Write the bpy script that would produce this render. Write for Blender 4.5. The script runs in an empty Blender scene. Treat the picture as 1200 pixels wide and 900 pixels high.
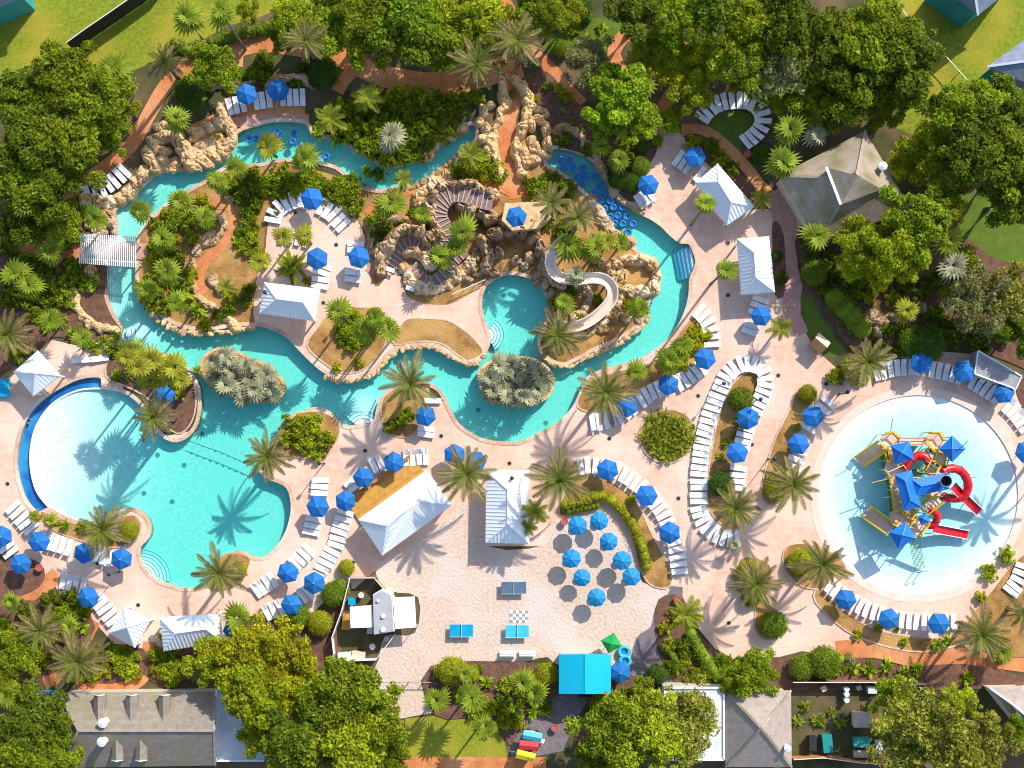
import bpy, bmesh, math, random
import numpy as np
from mathutils import Vector, Matrix, Euler, noise
from mathutils.geometry import delaunay_2d_cdt

RND = random.Random(11)
S = bpy.context.scene
COL = S.collection
PI = math.pi

# ------------------------------------------------------------------ camera, sky, sun, exposure
CAMH, NAD = 160.0, -10.0            # flying height; the point straight under the camera is (0, NAD)
cam = bpy.data.cameras.new('camera'); cam.sensor_width = 36; cam.lens = 36 * CAMH / 120.0
cam.shift_y = 10.0 / 120.0; cam.clip_end = 1500
camo = bpy.data.objects.new('camera', cam); COL.objects.link(camo)
camo.location = (0, NAD, CAMH); S.camera = camo

SUN_ELEV, SUN_DIR = math.radians(39), Vector((0.60, 0.80, 0)).normalized()   # towards the sun, on the ground
world = bpy.data.worlds.new('World'); S.world = world; world.use_nodes = True
wn = world.node_tree.nodes; wl = world.node_tree.links
sky = wn.new('ShaderNodeTexSky'); sky.sky_type = 'NISHITA'; sky.sun_disc = False
sky.sun_elevation = SUN_ELEV; sky.sun_rotation = math.atan2(SUN_DIR.x, SUN_DIR.y)
bg = wn['Background']; bg.inputs['Strength'].default_value = 0.15
wl.new(sky.outputs[0], bg.inputs['Color'])
sl = bpy.data.lights.new('sun', 'SUN'); sl.energy = 3.55; sl.angle = math.radians(0.5); sl.color = (1, 0.945, 0.85)
so = bpy.data.objects.new('sun', sl); COL.objects.link(so)
tosun = Vector((SUN_DIR.x * math.cos(SUN_ELEV), SUN_DIR.y * math.cos(SUN_ELEV), math.sin(SUN_ELEV)))
so.rotation_euler = (-tosun).to_track_quat('-Z', 'Y').to_euler(); so.location = tosun * 80
S.view_settings.view_transform = 'Standard'; S.view_settings.look = 'None'
S.view_settings.gamma = 1.0; S.view_settings.use_curve_mapping = False
S.view_settings.exposure = 0.64
S.render.engine = 'CYCLES'
try:
    S.cycles.use_denoising = True; S.cycles.filter_width = 1.0
    S.cycles.max_bounces = 8; S.cycles.transparent_max_bounces = 16
except Exception:
    pass

# ------------------------------------------------------------------ coordinates: plan position (tenths of a metre) to metres
def G(x, y):
    return ((x - 600) * 0.1, (450 - y) * 0.1)
def W(x, y, h=0.0, z=None):
    """where a point at height h stands, from the plan position at which the survey shows it"""
    gx, gy = G(x, y); k = (CAMH - h) / CAMH
    return Vector((gx * k, NAD + (gy - NAD) * k, h if z is None else z))
def GS(pts):
    return [G(*p) for p in pts]

# ------------------------------------------------------------------ materials
MATS = {}
def mat(name, c1, c2=None, scale=2.0, rough=0.8, bump=0.0, bscale=None, rnd=0.0, spec=0.3, metal=0.0,
        island=0.0, transl=0.0, detail=4.0, vor=None, c3=None, c3s=0.15, brick=None, emit=None):
    if name in MATS: return MATS[name]
    m = bpy.data.materials.new(name); m.use_nodes = True; MATS[name] = m
    nt = m.node_tree; N = nt.nodes; L = nt.links
    b = N['Principled BSDF']; b.inputs['Roughness'].default_value = rough
    b.inputs['Specular IOR Level'].default_value = spec; b.inputs['Metallic'].default_value = metal
    tc = N.new('ShaderNodeTexCoord'); vec = tc.outputs['Object']
    c2 = c2 or tuple(v * 0.8 for v in c1)
    nz = N.new('ShaderNodeTexNoise'); nz.inputs['Scale'].default_value = scale; nz.inputs['Detail'].default_value = detail
    L.new(vec, nz.inputs['Vector'])
    rp = N.new('ShaderNodeValToRGB'); rp.color_ramp.elements[0].position = 0.34; rp.color_ramp.elements[1].position = 0.66
    rp.color_ramp.elements[0].color = (*c2, 1); rp.color_ramp.elements[1].color = (*c1, 1)
    L.new(nz.outputs['Fac'], rp.inputs['Fac']); col = rp.outputs['Color']
    hgt = None
    if c3:
        n3 = N.new('ShaderNodeTexNoise'); n3.inputs['Scale'].default_value = c3s; n3.inputs['Detail'].default_value = 3
        L.new(vec, n3.inputs['Vector'])
        r3 = N.new('ShaderNodeValToRGB'); r3.color_ramp.elements[0].position = 0.45; r3.color_ramp.elements[1].position = 0.62
        L.new(n3.outputs['Fac'], r3.inputs['Fac'])
        mx = N.new('ShaderNodeMix'); mx.data_type = 'RGBA'; L.new(r3.outputs['Color'], mx.inputs[0])
        L.new(col, mx.inputs[6]); mx.inputs[7].default_value = (*c3, 1); col = mx.outputs[2]
    if vor:
        vt = N.new('ShaderNodeTexVoronoi'); vt.feature = 'DISTANCE_TO_EDGE'; vt.inputs['Scale'].default_value = vor[0]
        L.new(vec, vt.inputs['Vector'])
        vr = N.new('ShaderNodeValToRGB'); vr.color_ramp.elements[0].position = 0.0; vr.color_ramp.elements[1].position = vor[1]
        vr.color_ramp.elements[0].color = (vor[2],) * 3 + (1,); vr.color_ramp.elements[1].color = (1, 1, 1, 1)
        L.new(vt.outputs['Distance'], vr.inputs['Fac'])
        mx = N.new('ShaderNodeMix'); mx.data_type = 'RGBA'; mx.blend_type = 'MULTIPLY'; mx.inputs[0].default_value = 1
        L.new(col, mx.inputs[6]); L.new(vr.outputs['Color'], mx.inputs[7]); col = mx.outputs[2]
        hgt = vr.outputs['Color']
    if brick:
        bt = N.new('ShaderNodeTexBrick'); bt.inputs['Scale'].default_value = brick[0]
        bt.inputs['Color1'].default_value = (1, 1, 1, 1); bt.inputs['Color2'].default_value = (brick[1],) * 3 + (1,)
        bt.inputs['Mortar'].default_value = (brick[2],) * 3 + (1,); bt.inputs['Mortar Size'].default_value = brick[3] if len(brick) > 3 else 0.025
        L.new(vec, bt.inputs['Vector'])
        mx = N.new('ShaderNodeMix'); mx.data_type = 'RGBA'; mx.blend_type = 'MULTIPLY'; mx.inputs[0].default_value = 1
        L.new(col, mx.inputs[6]); L.new(bt.outputs['Color'], mx.inputs[7]); col = mx.outputs[2]
    if rnd or island:
        if rnd:
            oi = N.new('ShaderNodeObjectInfo'); rsrc = oi.outputs['Random']; amt = rnd
            col = vary(N, L, col, rsrc, amt)
        if island:
            ge = N.new('ShaderNodeNewGeometry'); col = vary(N, L, col, ge.outputs['Random Per Island'], island)
    L.new(col, b.inputs['Base Color'])
    if bump:
        bp = N.new('ShaderNodeBump'); bp.inputs['Strength'].default_value = bump; bp.inputs['Distance'].default_value = 0.1
        if hgt is None:
            nb = N.new('ShaderNodeTexNoise'); nb.inputs['Scale'].default_value = bscale or scale * 4; nb.inputs['Detail'].default_value = 5
            L.new(vec, nb.inputs['Vector']); hgt = nb.outputs['Fac']
        L.new(hgt, bp.inputs['Height']); L.new(bp.outputs['Normal'], b.inputs['Normal'])
    if transl:
        tr = N.new('ShaderNodeBsdfTranslucent'); L.new(col, tr.inputs['Color'])
        ms = N.new('ShaderNodeMixShader'); ms.inputs[0].default_value = transl
        out = N['Material Output']
        L.new(b.outputs[0], ms.inputs[1]); L.new(tr.outputs[0], ms.inputs[2]); L.new(ms.outputs[0], out.inputs['Surface'])
    return m
def vary(N, L, col, src, amt):
    mr = N.new('ShaderNodeMapRange'); mr.inputs[3].default_value = 1 - amt; mr.inputs[4].default_value = 1 + amt
    L.new(src, mr.inputs[0])
    hm = N.new('ShaderNodeMath'); hm.operation = 'MULTIPLY_ADD'; L.new(src, hm.inputs[0])
    hm.inputs[1].default_value = amt * 0.07; hm.inputs[2].default_value = 0.5 - amt * 0.035
    hs = N.new('ShaderNodeHueSaturation'); L.new(mr.outputs[0], hs.inputs['Value']); L.new(hm.outputs[0], hs.inputs['Hue'])
    L.new(col, hs.inputs['Color'])
    return hs.outputs['Color']

m_ground = mat('ground_soil', (.10, .09, .035), (.055, .06, .02), 0.6, 1, .6, 6, c3=(.16, .11, .06))
m_lawn = mat('lawn_grass', (.27, .305, .02), (.15, .20, .012), 2.2, 1, 1.0, 9, detail=12, c3=(.36, .30, .03), c3s=.12)
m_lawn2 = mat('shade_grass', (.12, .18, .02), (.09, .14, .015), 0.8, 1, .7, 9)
m_deck = mat('pink_concrete', (.755, .505, .38), (.65, .41, .30), 1.1, .85, .3, 7, c3=(.78, .57, .45), c3s=.12, vor=(.45, .03, .92), detail=13, brick=(.17, .975, .86, .006))
m_terra = mat('terracotta_stamped', (.60, .215, .075), (.46, .155, .052), .9, .8, .5, 3, c3=(.64, .28, .12), c3s=.2, vor=(.9, .05, .8), detail=7)
m_pink = mat('rose_stamped', (.56, .31, .25), (.48, .25, .20), .8, .8, .5, 3, vor=(1.0, .05, .78), detail=7)
m_sand = mat('sand', (.68, .52, .41), (.55, .41, .32), 2.6, 1, 1.0, 3.2, c3=(.64, .53, .46), c3s=.15, detail=8)
m_mulch = mat('ochre_mulch', (.40, .22, .07), (.26, .13, .04), 1.2, 1, 1.0, 6, c3=(.50, .29, .10), c3s=.25, detail=9)
m_brown = mat('brown_mulch', (.20, .10, .065), (.12, .06, .04), 1.5, 1, 1.0, 6, detail=9)
m_coping = mat('coping_stone', (.66, .44, .31), (.54, .33, .22), .9, .8, .4, 4, c3=(.72, .56, .45), c3s=.2, vor=(1.6, .06, .7))
m_copew = mat('coping_white', (.78, .74, .70), (.70, .64, .60), .8, .7, .1)
m_plaster = mat('pool_plaster', (.84, .88, .84), (.62, .71, .67), 2.4, .7, .2, 5, detail=13, c3=(.68, .79, .74), c3s=.14)
m_splash = mat('splash_floor', (.84, .86, .84), (.72, .77, .76), 1.5, .6, .4, 6, detail=13)
m_bluetile = mat('blue_tile', (.03, .17, .50), (.02, .12, .42), 1.5, .3, 0, detail=8, c3=(.08, .30, .62), c3s=.3)
m_rock = mat('golden_rock', (.58, .375, .18), (.33, .185, .075), 1.3, .9, .9, 2.5, rnd=.18, c3=(.64, .48, .32), c3s=.35, detail=9)
m_rockp = mat('pale_rock', (.72, .52, .31), (.50, .31, .14), 1.3, .9, .9, 2.5, rnd=.14, c3=(.66, .46, .22), c3s=.5, detail=9)
m_rockd = mat('brown_rock', (.42, .27, .145), (.21, .125, .065), 1.4, .9, 1.0, 2.5, rnd=.18, c3=(.50, .35, .21), c3s=.5, detail=9)
m_stair = mat('mauve_stair', (.30, .19, .16), (.22, .135, .115), 1.2, .9, .5, 4)
m_white = mat('white_metal', (.80, .82, .84), (.76, .78, .80), .6, .45, 0, spec=.4)
m_roofw = mat('white_standing_seam', (.84, .86, .88), (.80, .83, .86), .35, .4, 0, spec=.5, detail=6)
m_seam = mat('seam_metal', (.80, .83, .86), (.77, .80, .83), .8, .4, 0, spec=.5)
m_sling = mat('lounger_sling', (.80, .80, .80), (.76, .76, .77), 3, .8, 0, rnd=.08)
m_slingb = mat('lounger_backrest', (.76, .77, .80), (.71, .72, .76), 3, .8, 0, rnd=.08)  # bluish shading of the raised backrest is put into this tint
m_blue = mat('royal_blue_canvas', (.012, .155, .47), (.01, .12, .39), .8, .75, .1, 8, rnd=.22)
m_sky = mat('sky_blue_canvas', (.015, .25, .52), (.012, .20, .44), .8, .75, .1, 8, rnd=.12)
m_pole = mat('grey_pole', (.35, .33, .31), None, 3, .5)
m_wood = mat('warm_wood', (.45, .23, .09), (.34, .16, .06), 2.5, .7, .3, 9, rnd=.12)
m_ochre = mat('ochre_boards', (.62, .33, .07), (.50, .25, .05), 2.0, .7, .3, 9, rnd=.10)
m_shing = mat('taupe_shingle', (.46, .38, .33), (.37, .30, .26), 1.4, .95, .12, 5, brick=(2.2, .86, .62), detail=8)
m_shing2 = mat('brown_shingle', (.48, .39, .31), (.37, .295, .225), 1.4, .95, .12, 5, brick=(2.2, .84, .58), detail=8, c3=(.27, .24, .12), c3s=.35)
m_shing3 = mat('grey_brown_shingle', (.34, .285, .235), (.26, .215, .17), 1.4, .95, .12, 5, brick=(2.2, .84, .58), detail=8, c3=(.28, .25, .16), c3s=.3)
m_bluroof = mat('slate_blue_shingle', (.34, .38, .48), (.26, .30, .40), 1.4, .95, .12, 5, brick=(2.2, .84, .6))
m_teal = mat('teal_wall', (.04, .36, .38), None, 1, .6)
m_cream = mat('cream_wall', (.62, .55, .46), None, 1, .8)
m_turq = mat('turquoise_roof', (.004, .46, .66), (.004, .41, .61), .5, .45, 0, spec=.4)
m_turqd = mat('turquoise_rib', (.004, .36, .56), None, .5, .45)
m_flat = mat('white_membrane', (.70, .70, .71), (.58, .58, .60), .7, .8, .1, detail=8)
m_dark = mat('dark_metal', (.03, .03, .035), None, 2, .5)
m_red = mat('red_plastic', (.68, .012, .022), (.60, .008, .016), 1, .35, 0, spec=.5)
m_yel = mat('yellow_metal', (.84, .56, .02), (.72, .46, .02), 1, .45, 0)
m_tan = mat('tan_deck', (.80, .57, .44), (.70, .48, .36), 2, .7)
m_net = mat('dark_net', (.13, .20, .04), None, 2, .9)
m_pot = mat('terracotta_pot', (.50, .12, .09), None, 2, .6)
m_green = mat('green_canvas', (.01, .34, .07), (.01, .29, .06), 1, .7)
m_cyan = mat('cyan_plastic', (.06, .48, .62), (.04, .42, .56), 1.5, .4)
m_tube = mat('blue_vinyl', (.015, .17, .52), (.01, .13, .44), 1, .35, 0, rnd=.15, spec=.5)
m_table = mat('blue_table', (.008, .34, .60), None, 1, .4)
m_tableg = mat('grey_blue_table', (.10, .16, .24), None, 1, .5)
m_bark = mat('bark', (.16, .12, .085), (.10, .075, .05), 3, .95, .8, 8)
m_palmbark = mat('palm_bark', (.26, .20, .14), (.17, .13, .09), 3, .95, .8, 8)
m_lilac = mat('lilac_brick', (.26, .215, .225), (.19, .155, .165), 1.4, .95, .6, 4, brick=(3, .85, .65))

def leafmat(n, c, c2=None, isl=.55, tr=.45, rnd=.2):
    return mat(n, c, c2 or tuple(v * .6 for v in c), .5, .6, 0, rnd=rnd, island=isl, transl=tr, spec=.18)
LEAF = {
    'dark': leafmat('leaf_dark', (.23, .31, .014)),
    'mid': leafmat('leaf_mid', (.345, .42, .016)),
    'lime': leafmat('leaf_lime', (.47, .53, .018)),
    'yellow': leafmat('leaf_yellow', (.58, .57, .016)),
    'olive': leafmat('leaf_olive', (.42, .41, .05)),
    'pale': leafmat('leaf_pale', (.42, .42, .13)),
    'fresh': leafmat('leaf_fresh', (.38, .50, .02)),
    'clip': leafmat('leaf_clipped', (.25, .34, .022), isl=.3),
    'clipy': leafmat('leaf_clipped_yellow', (.46, .46, .022), isl=.3),
    'clipd': leafmat('leaf_clipped_dark', (.11, .20, .02), isl=.3),
}
FROND = {
    'date': leafmat('date_frond_leaf', (.42, .36, .13), isl=.25, rnd=.18),
    'datein': leafmat('date_frond_young', (.27, .31, .05), isl=.25),
    'fan': leafmat('fan_frond_leaf', (.33, .42, .03), isl=.25, rnd=.2),
    'fany': leafmat('fan_frond_yellow', (.47, .46, .04), isl=.25, rnd=.2),
    'silver': leafmat('silver_frond_leaf', (.38, .37, .21), isl=.25, rnd=.2, tr=.15),
    'queen': leafmat('queen_frond_leaf', (.40, .44, .04), isl=.25, rnd=.15),
}

# ------------------------------------------------------------------ mesh helpers
class MB:
    def __init__(s): s.v = []; s.f = []
    def add(s, vs, fs):
        o = len(s.v); s.v.extend([tuple(p) for p in vs]); s.f.extend([tuple(i + o for i in f) for f in fs]); return s
    def box(s, c, d, rz=0.0, M=None):
        x, y, z = d[0] / 2, d[1] / 2, d[2] / 2
        m = M if M else Matrix.Translation(Vector(c)) @ Matrix.Rotation(rz, 4, 'Z')
        vs = [m @ Vector(p) for p in ((-x, -y, -z), (x, -y, -z), (x, y, -z), (-x, y, -z), (-x, -y, z), (x, -y, z), (x, y, z), (-x, y, z))]
        return s.add(vs, [(0, 3, 2, 1), (4, 5, 6, 7), (0, 1, 5, 4), (1, 2, 6, 5), (2, 3, 7, 6), (3, 0, 4, 7)])
    def bar(s, a, b, w, h, up=Vector((0, 0, 1))):
        a = Vector(a); b = Vector(b); d = (b - a); L = d.length; d.normalize()
        sd = d.cross(up)
        if sd.length < 1e-4: sd = d.cross(Vector((1, 0, 0)))
        sd.normalize(); u = sd.cross(d)
        vs = []
        for p in (a, b):
            for i, j in ((-1, -1), (1, -1), (1, 1), (-1, 1)): vs.append(p + sd * (i * w / 2) + u * (j * h / 2))
        return s.add(vs, [(0, 1, 2, 3), (7, 6, 5, 4), (0, 4, 5, 1), (1, 5, 6, 2), (2, 6, 7, 3), (3, 7, 4, 0)])
    def prism(s, poly, z0, z1, cap=True):
        n = len(poly); a = sum(poly[i][0] * poly[(i + 1) % n][1] - poly[(i + 1) % n][0] * poly[i][1] for i in range(n))
        if a < 0: poly = poly[::-1]
        vs = [(p[0], p[1], z0) for p in poly] + [(p[0], p[1], z1) for p in poly]
        fs = [(i, (i + 1) % n, n + (i + 1) % n, n + i) for i in range(n)]
        if cap: fs += [tuple(range(n - 1, -1, -1)), tuple(range(n, 2 * n))]
        return s.add(vs, fs)
    def tube(s, path, r, n=8, caps=True):
        path = [Vector(p) for p in path]; k = len(path); rs = r if isinstance(r, (list, tuple)) else [r] * k
        vs = []
        for i, p in enumerate(path):
            t = (path[min(i + 1, k - 1)] - path[max(i - 1, 0)]).normalized()
            a = t.cross(Vector((0, 0, 1)))
            if a.length < 0.05: a = t.cross(Vector((1, 0, 0)))
            a.normalize(); b = a.cross(t)
            for j in range(n):
                q = 2 * PI * j / n; vs.append(p + (a * math.cos(q) + b * math.sin(q)) * rs[i])
        fs = [(i * n + j, i * n + (j + 1) % n, (i + 1) * n + (j + 1) % n, (i + 1) * n + j) for i in range(k - 1) for j in range(n)]
        if caps: fs += [tuple(range(n - 1, -1, -1)), tuple((k - 1) * n + j for j in range(n))]
        return s.add(vs, fs)
    def cyl(s, x, y, z0, z1, r0, r1=None, n=12):
        return s.tube([(x, y, z0), (x, y, z1)], [r0, r0 if r1 is None else r1], n)
    def sweep(s, path, prof, closed=False):
        """prof: list of (side, up) offsets, swept along path"""
        path = [Vector(p) for p in path]; k = len(path); n = len(prof); vs = []
        for i, p in enumerate(path):
            if closed: t = path[(i + 1) % k] - path[i - 1]
            else: t = path[min(i + 1, k - 1)] - path[max(i - 1, 0)]
            t.z = 0; t.normalize(); sd = Vector((t.y, -t.x, 0))
            for u, w in prof: vs.append(p + sd * u + Vector((0, 0, w)))
        m = k if closed else k - 1
        fs = [(i * n + j, ((i + 1) % k) * n + j, ((i + 1) % k) * n + j + 1, i * n + j + 1) for i in range(m) for j in range(n - 1)]
        return s.add(vs, fs)
    def mesh(s, name, m, smooth=False):
        me = bpy.data.meshes.new(name); me.from_pydata(s.v, [], s.f)
        if m: me.materials.append(m)
        if smooth: me.polygons.foreach_set('use_smooth', [True] * len(me.polygons))
        me.update(); return me
    def build(s, name, m, parent=None, smooth=False, kind=None, loc=None):
        o = link(name, s.mesh(name, m, smooth), parent)
        if kind: o['kind'] = kind
        if loc is not None: o.location = loc
        return o
def link(name, data, parent=None, loc=None, rot=None, scale=None):
    o = bpy.data.objects.new(name, data); COL.objects.link(o)
    if parent: o.parent = parent
    if loc is not None: o.location = loc
    if rot is not None: o.rotation_euler = rot
    if scale is not None: o.scale = scale if hasattr(scale, '__len__') else (scale,) * 3
    return o

def crom(pts, n=5, closed=True):
    """smooth curve through points of any dimension"""
    P = [Vector(p) for p in pts]; k = len(P); out = []
    rng = range(k) if closed else range(k - 1)
    for i in rng:
        if closed: a, b, c, d = P[i - 1], P[i], P[(i + 1) % k], P[(i + 2) % k]
        else: a, b, c, d = P[max(i - 1, 0)], P[i], P[i + 1], P[min(i + 2, k - 1)]
        for j in range(n):
            t = j / n
            out.append(0.5 * ((2 * b) + (c - a) * t + (2 * a - 5 * b + 4 * c - d) * t * t + (3 * b - a - 3 * c + d) * t ** 3))
    if not closed: out.append(P[-1])
    return out
def loop(px, n=4): return [tuple(p) for p in crom(GS(px), n, True)]
def line(px, n=5): return [tuple(p) for p in crom(GS(px), n, False)]
def resample(pts, n):
    P = [Vector(p) for p in pts]; d = [0]
    for i in range(1, len(P)): d.append(d[-1] + (P[i] - P[i - 1]).length)
    out = []
    for k in range(n):
        t = d[-1] * (k + .5) / n if n > 1 else d[-1] / 2
        i = max(1, next((q for q in range(1, len(d)) if d[q] >= t), len(d) - 1))
        s = (t - d[i - 1]) / max(1e-9, d[i] - d[i - 1])
        out.append((P[i - 1].lerp(P[i], s), (P[i] - P[i - 1]).normalized()))
    return out
def plen(pts): return sum((Vector(pts[i + 1]) - Vector(pts[i])).length for i in range(len(pts) - 1))
def ribbon(pts, w):
    P = [Vector((p[0], p[1])) for p in pts]; k = len(P); a = []; b = []
    for i, p in enumerate(P):
        t = (P[min(i + 1, k - 1)] - P[max(i - 1, 0)]).normalized(); s = Vector((t.y, -t.x))
        ww = (w[0] + (w[1] - w[0]) * i / (k - 1)) if isinstance(w, tuple) else w
        a.append(p + s * ww / 2); b.append(p - s * ww / 2)
    return [tuple(p) for p in a + b[::-1]]
def inside(pts, poly):
    x = pts[:, 0]; y = pts[:, 1]; r = np.zeros(len(pts), bool); n = len(poly)
    for i in range(n):
        x1, y1 = poly[i]; x2, y2 = poly[(i + 1) % n]
        if y1 == y2: continue
        c = ((y1 > y) != (y2 > y)) & (x < (x2 - x1) * (y - y1) / (y2 - y1) + x1); r ^= c
    return r
def region(inc, exc=(), extra=()):
    vs = []; es = []
    for p in list(inc) + list(exc):
        o = len(vs); vs += [Vector((q[0], q[1])) for q in p]; n = len(p); es += [(o + i, o + (i + 1) % n) for i in range(n)]
    vs += [Vector(q) for q in extra]
    r = delaunay_2d_cdt(vs, es, [], 0, 1e-5)
    V = np.array([(v.x, v.y) for v in r[0]]); F = [tuple(f) for f in r[2]]
    C = np.array([V[list(f)].mean(0) for f in F]); k = np.zeros(len(F), bool)
    for p in inc: k |= inside(C, p)
    for p in exc: k &= ~inside(C, p)
    out = []
    for f, ok in zip(F, k):
        if not ok: continue
        a, b, c = V[f[0]], V[f[1]], V[f[2]]
        if (b[0] - a[0]) * (c[1] - a[1]) - (b[1] - a[1]) * (c[0] - a[0]) < 0: f = f[::-1]
        out.append(f)
    used = sorted({i for f in out for i in f}); mp = {u: i for i, u in enumerate(used)}
    return V[used], [tuple(mp[i] for i in f) for f in out]
def sheet(name, inc, exc, z, m, kind='structure', parent=None, zf=None, extra=()):
    V, F = region(inc, exc, extra)
    mb = MB(); mb.add([(x, y, zf(x, y) if zf else z) for x, y in V], F)
    o = mb.build(name, m, parent)
    if kind: o['kind'] = kind
    return o

# ------------------------------------------------------------------ registry: labels are completed at the end, once every thing is placed
REG = []
def thing(name, loc=(0, 0, 0), rz=0.0):
    o = bpy.data.objects.new(name, None); COL.objects.link(o); o.location = loc; o.rotation_euler = (0, 0, rz); o.empty_display_size = .2
    return o
def tag(o, label, cat, group=None):
    o['label'] = label; o['category'] = cat
    if group: o['group'] = group
    return o
def reg(o, look, cat, group, x, y, fixed=None):
    """look: how it looks; fixed: a place phrase, else the nearest landmark is named"""
    o['category'] = cat; o['group'] = group; REG.append((o, look, x, y, fixed)); return o
LANDMARKS = [('the slatted pergola bridge', 127, 293), ('the pale boulder waterfall', 222, 180), ('the round inner patio', 368, 268),
    ('the white curved slide', 688, 345), ('the winding rock staircase', 492, 285), ('the blue gutter arc', 40, 530),
    ('the red tube slides', 1098, 580), ('the turquoise roofed hut', 685, 790), ('the brown roofed lodge', 990, 215),
    ('the roof with dormers', 150, 845), ('the white service kiosk', 460, 715), ('the sand umbrella cluster', 700, 645),
    ('the lagoon island', 285, 440), ('the plunge pool island', 604, 447),
    ('the horseshoe of loungers', 860, 145), ('the long clipped oval hedge', 992, 368), ('the shaded terracotta path', 475, 92),
    ('the dark screen fence', 125, 30), ('the terracotta bridge', 598, 150), ('the long narrow white bar roof', 595, 595),
    ('the tilted beach bar roof', 473, 600), ('the spiky round planter', 782, 512), ('the U of loungers', 845, 520),
    ('the pyramid roof', 890, 855), ('the cluttered service yard', 1010, 850), ('the ping pong tables', 575, 735),
    ('the pool tube jam', 700, 225), ('the slate blue roof', 1180, 85), ('the rock headland in the river', 745, 320),
    ('the small square cabana', 42, 438), ('the wide white cabana', 222, 740), ('the angled white cabana', 848, 228), ('the upright white cabana', 885, 310),
    ('the bright yellow tree', 300, 780), ('the grass strip by the back path', 535, 870), ('the curling garden path', 255, 290),
    ('the steep mulch bed', 640, 110), ('the grey flat roofed shed', 1168, 430), ('the curved clipped hedge', 740, 620)]
# ================================================================== THE SETTING
POOL_PX = [(557,148),(540,150),(520,162),(507,175),(498,185),(480,192),(460,197),(440,192),(420,180),(400,167),(382,162),(367,160),(360,147),
 (345,143),(320,143),(300,148),(279,156),(270,174),(252,187),(235,197),(205,201),(186,203),(175,212),(162,225),(150,236),(136,247),(136,259),(134,275),
 (128,293),(126,314),(126,345),(132,365),(143,383),(141,396),(160,404),(175,410),(190,414),(207,420),(220,430),(228,441),(234,455),(236,475),(232,497),
 (222,511),(207,518),(193,514),(183,504),(174,486),(156,467),(140,459),(120,455),(118,443),(100,443),(82,449),(55,465),(35,485),(24,512),(20,542),(24,567),(32,587),(45,600),
 (57,595),(75,604),(90,610),(105,611),(122,610),(135,602),(146,596),(160,596),(172,605),(177,617),(175,630),(164,643),(168,662),(182,677),(200,685),(216,689),(232,688),
 (244,682),(250,670),(256,656),(268,648),(284,646),(298,652),(312,651),(330,632),(339,610),(341,590),(336,572),(324,565),(311,560),(303,548),(306,532),(317,522),(325,510),
 (330,497),(340,487),(355,481),(372,477),(387,482),(398,493),(407,499),(425,496),(438,492),(441,480),(445,468),(455,456),(472,449),(492,447),(510,452),(520,462),(527,477),
 (537,495),(552,507),(570,515),(600,518),(615,515),(635,505),(650,497),(662,487),(672,475),(680,458),(688,442),(705,433),(730,426),(750,420),(765,411),(780,400),(792,385),(802,365),
 (807,345),(808,326),(815,308),(808,287),(797,285),(785,276),(775,266),(762,257),(747,250),(735,242),(725,232),(716,222),(707,205),(695,190),(677,180),(660,175),(643,176),
 (641,191),(655,200),(672,212),(687,226),(696,238),(705,252),(713,269),(727,281),(742,288),(752,298),(767,305),(773,316),(774,332),(770,345),(762,354),(759,366),(750,380),
 (732,395),(712,405),(695,412),(677,422),(660,429),(643,423),(631,411),(630,397),(636,382),(642,366),(640,350),(632,335),(619,326),(600,322),(586,325),(571,335),(565,350),
 (566,366),(572,385),(575,400),(567,417),(550,427),(535,422),(522,412),(508,406),(486,405),(467,409),(453,419),(440,435),(425,442),(405,445),(385,440),(367,427),(350,410),
 (335,395),(317,386),(300,382),(277,382),(255,386),(230,387),(208,382),(190,372),(173,357),(163,344),(159,325),(159,300),(160,279),(165,270),(173,257),(185,247),(197,236),
 (217,224),(240,211),(256,199),(276,191),(300,192),(325,187),(342,186),(362,187),(378,190),(395,195),(410,207),(420,216),(435,221),(455,222),(475,220),(492,214),(510,202),
 (525,190),(537,180),(553,171)]
POOL = loop(POOL_PX, 3)
ISLE1 = loop([(240,418),(255,409),(275,412),(295,421),(315,430),(330,445),(333,459),(320,469),(300,471),(280,466),(258,457),(242,445),(236,430)])
ISLE2 = loop([(561,440),(570,427),(588,420),(606,419),(626,422),(642,432),(648,448),(643,463),(625,473),(604,475),(583,471),(567,460)])
CHAN_IN = line([(57,595),(42,575),(35,545),(37,515),(47,490),(65,470),(92,457),(120,455)], 4)
CHAN_OUT = line([(118,443),(100,443),(82,449),(55,465),(35,485),(24,512),(20,542),(24,567),(32,587),(45,600)], 4)
CHAN = CHAN_IN + CHAN_OUT
SPC = G(1076, 580); SPR = 11.7
def circle(c, r, n=72): return [(c[0] + r * math.cos(2 * PI * i / n), c[1] + r * math.sin(2 * PI * i / n)) for i in range(n)]
SPLASH = circle(SPC, SPR)
BIG = [(-260, -260), (260, -260), (260, 260), (-260, 260)]
HOLES = [POOL, SPLASH]
def noisy(poly): return poly

sheet('ground', [BIG], HOLES, 0.0, m_ground)
for isl, nm in ((ISLE1, 'lagoon_island'), (ISLE2, 'plunge_island')):
    mb = MB(); mb.prism(isl, -1.5, .06); o = mb.build(nm, m_mulch); o['kind'] = 'structure'

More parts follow.
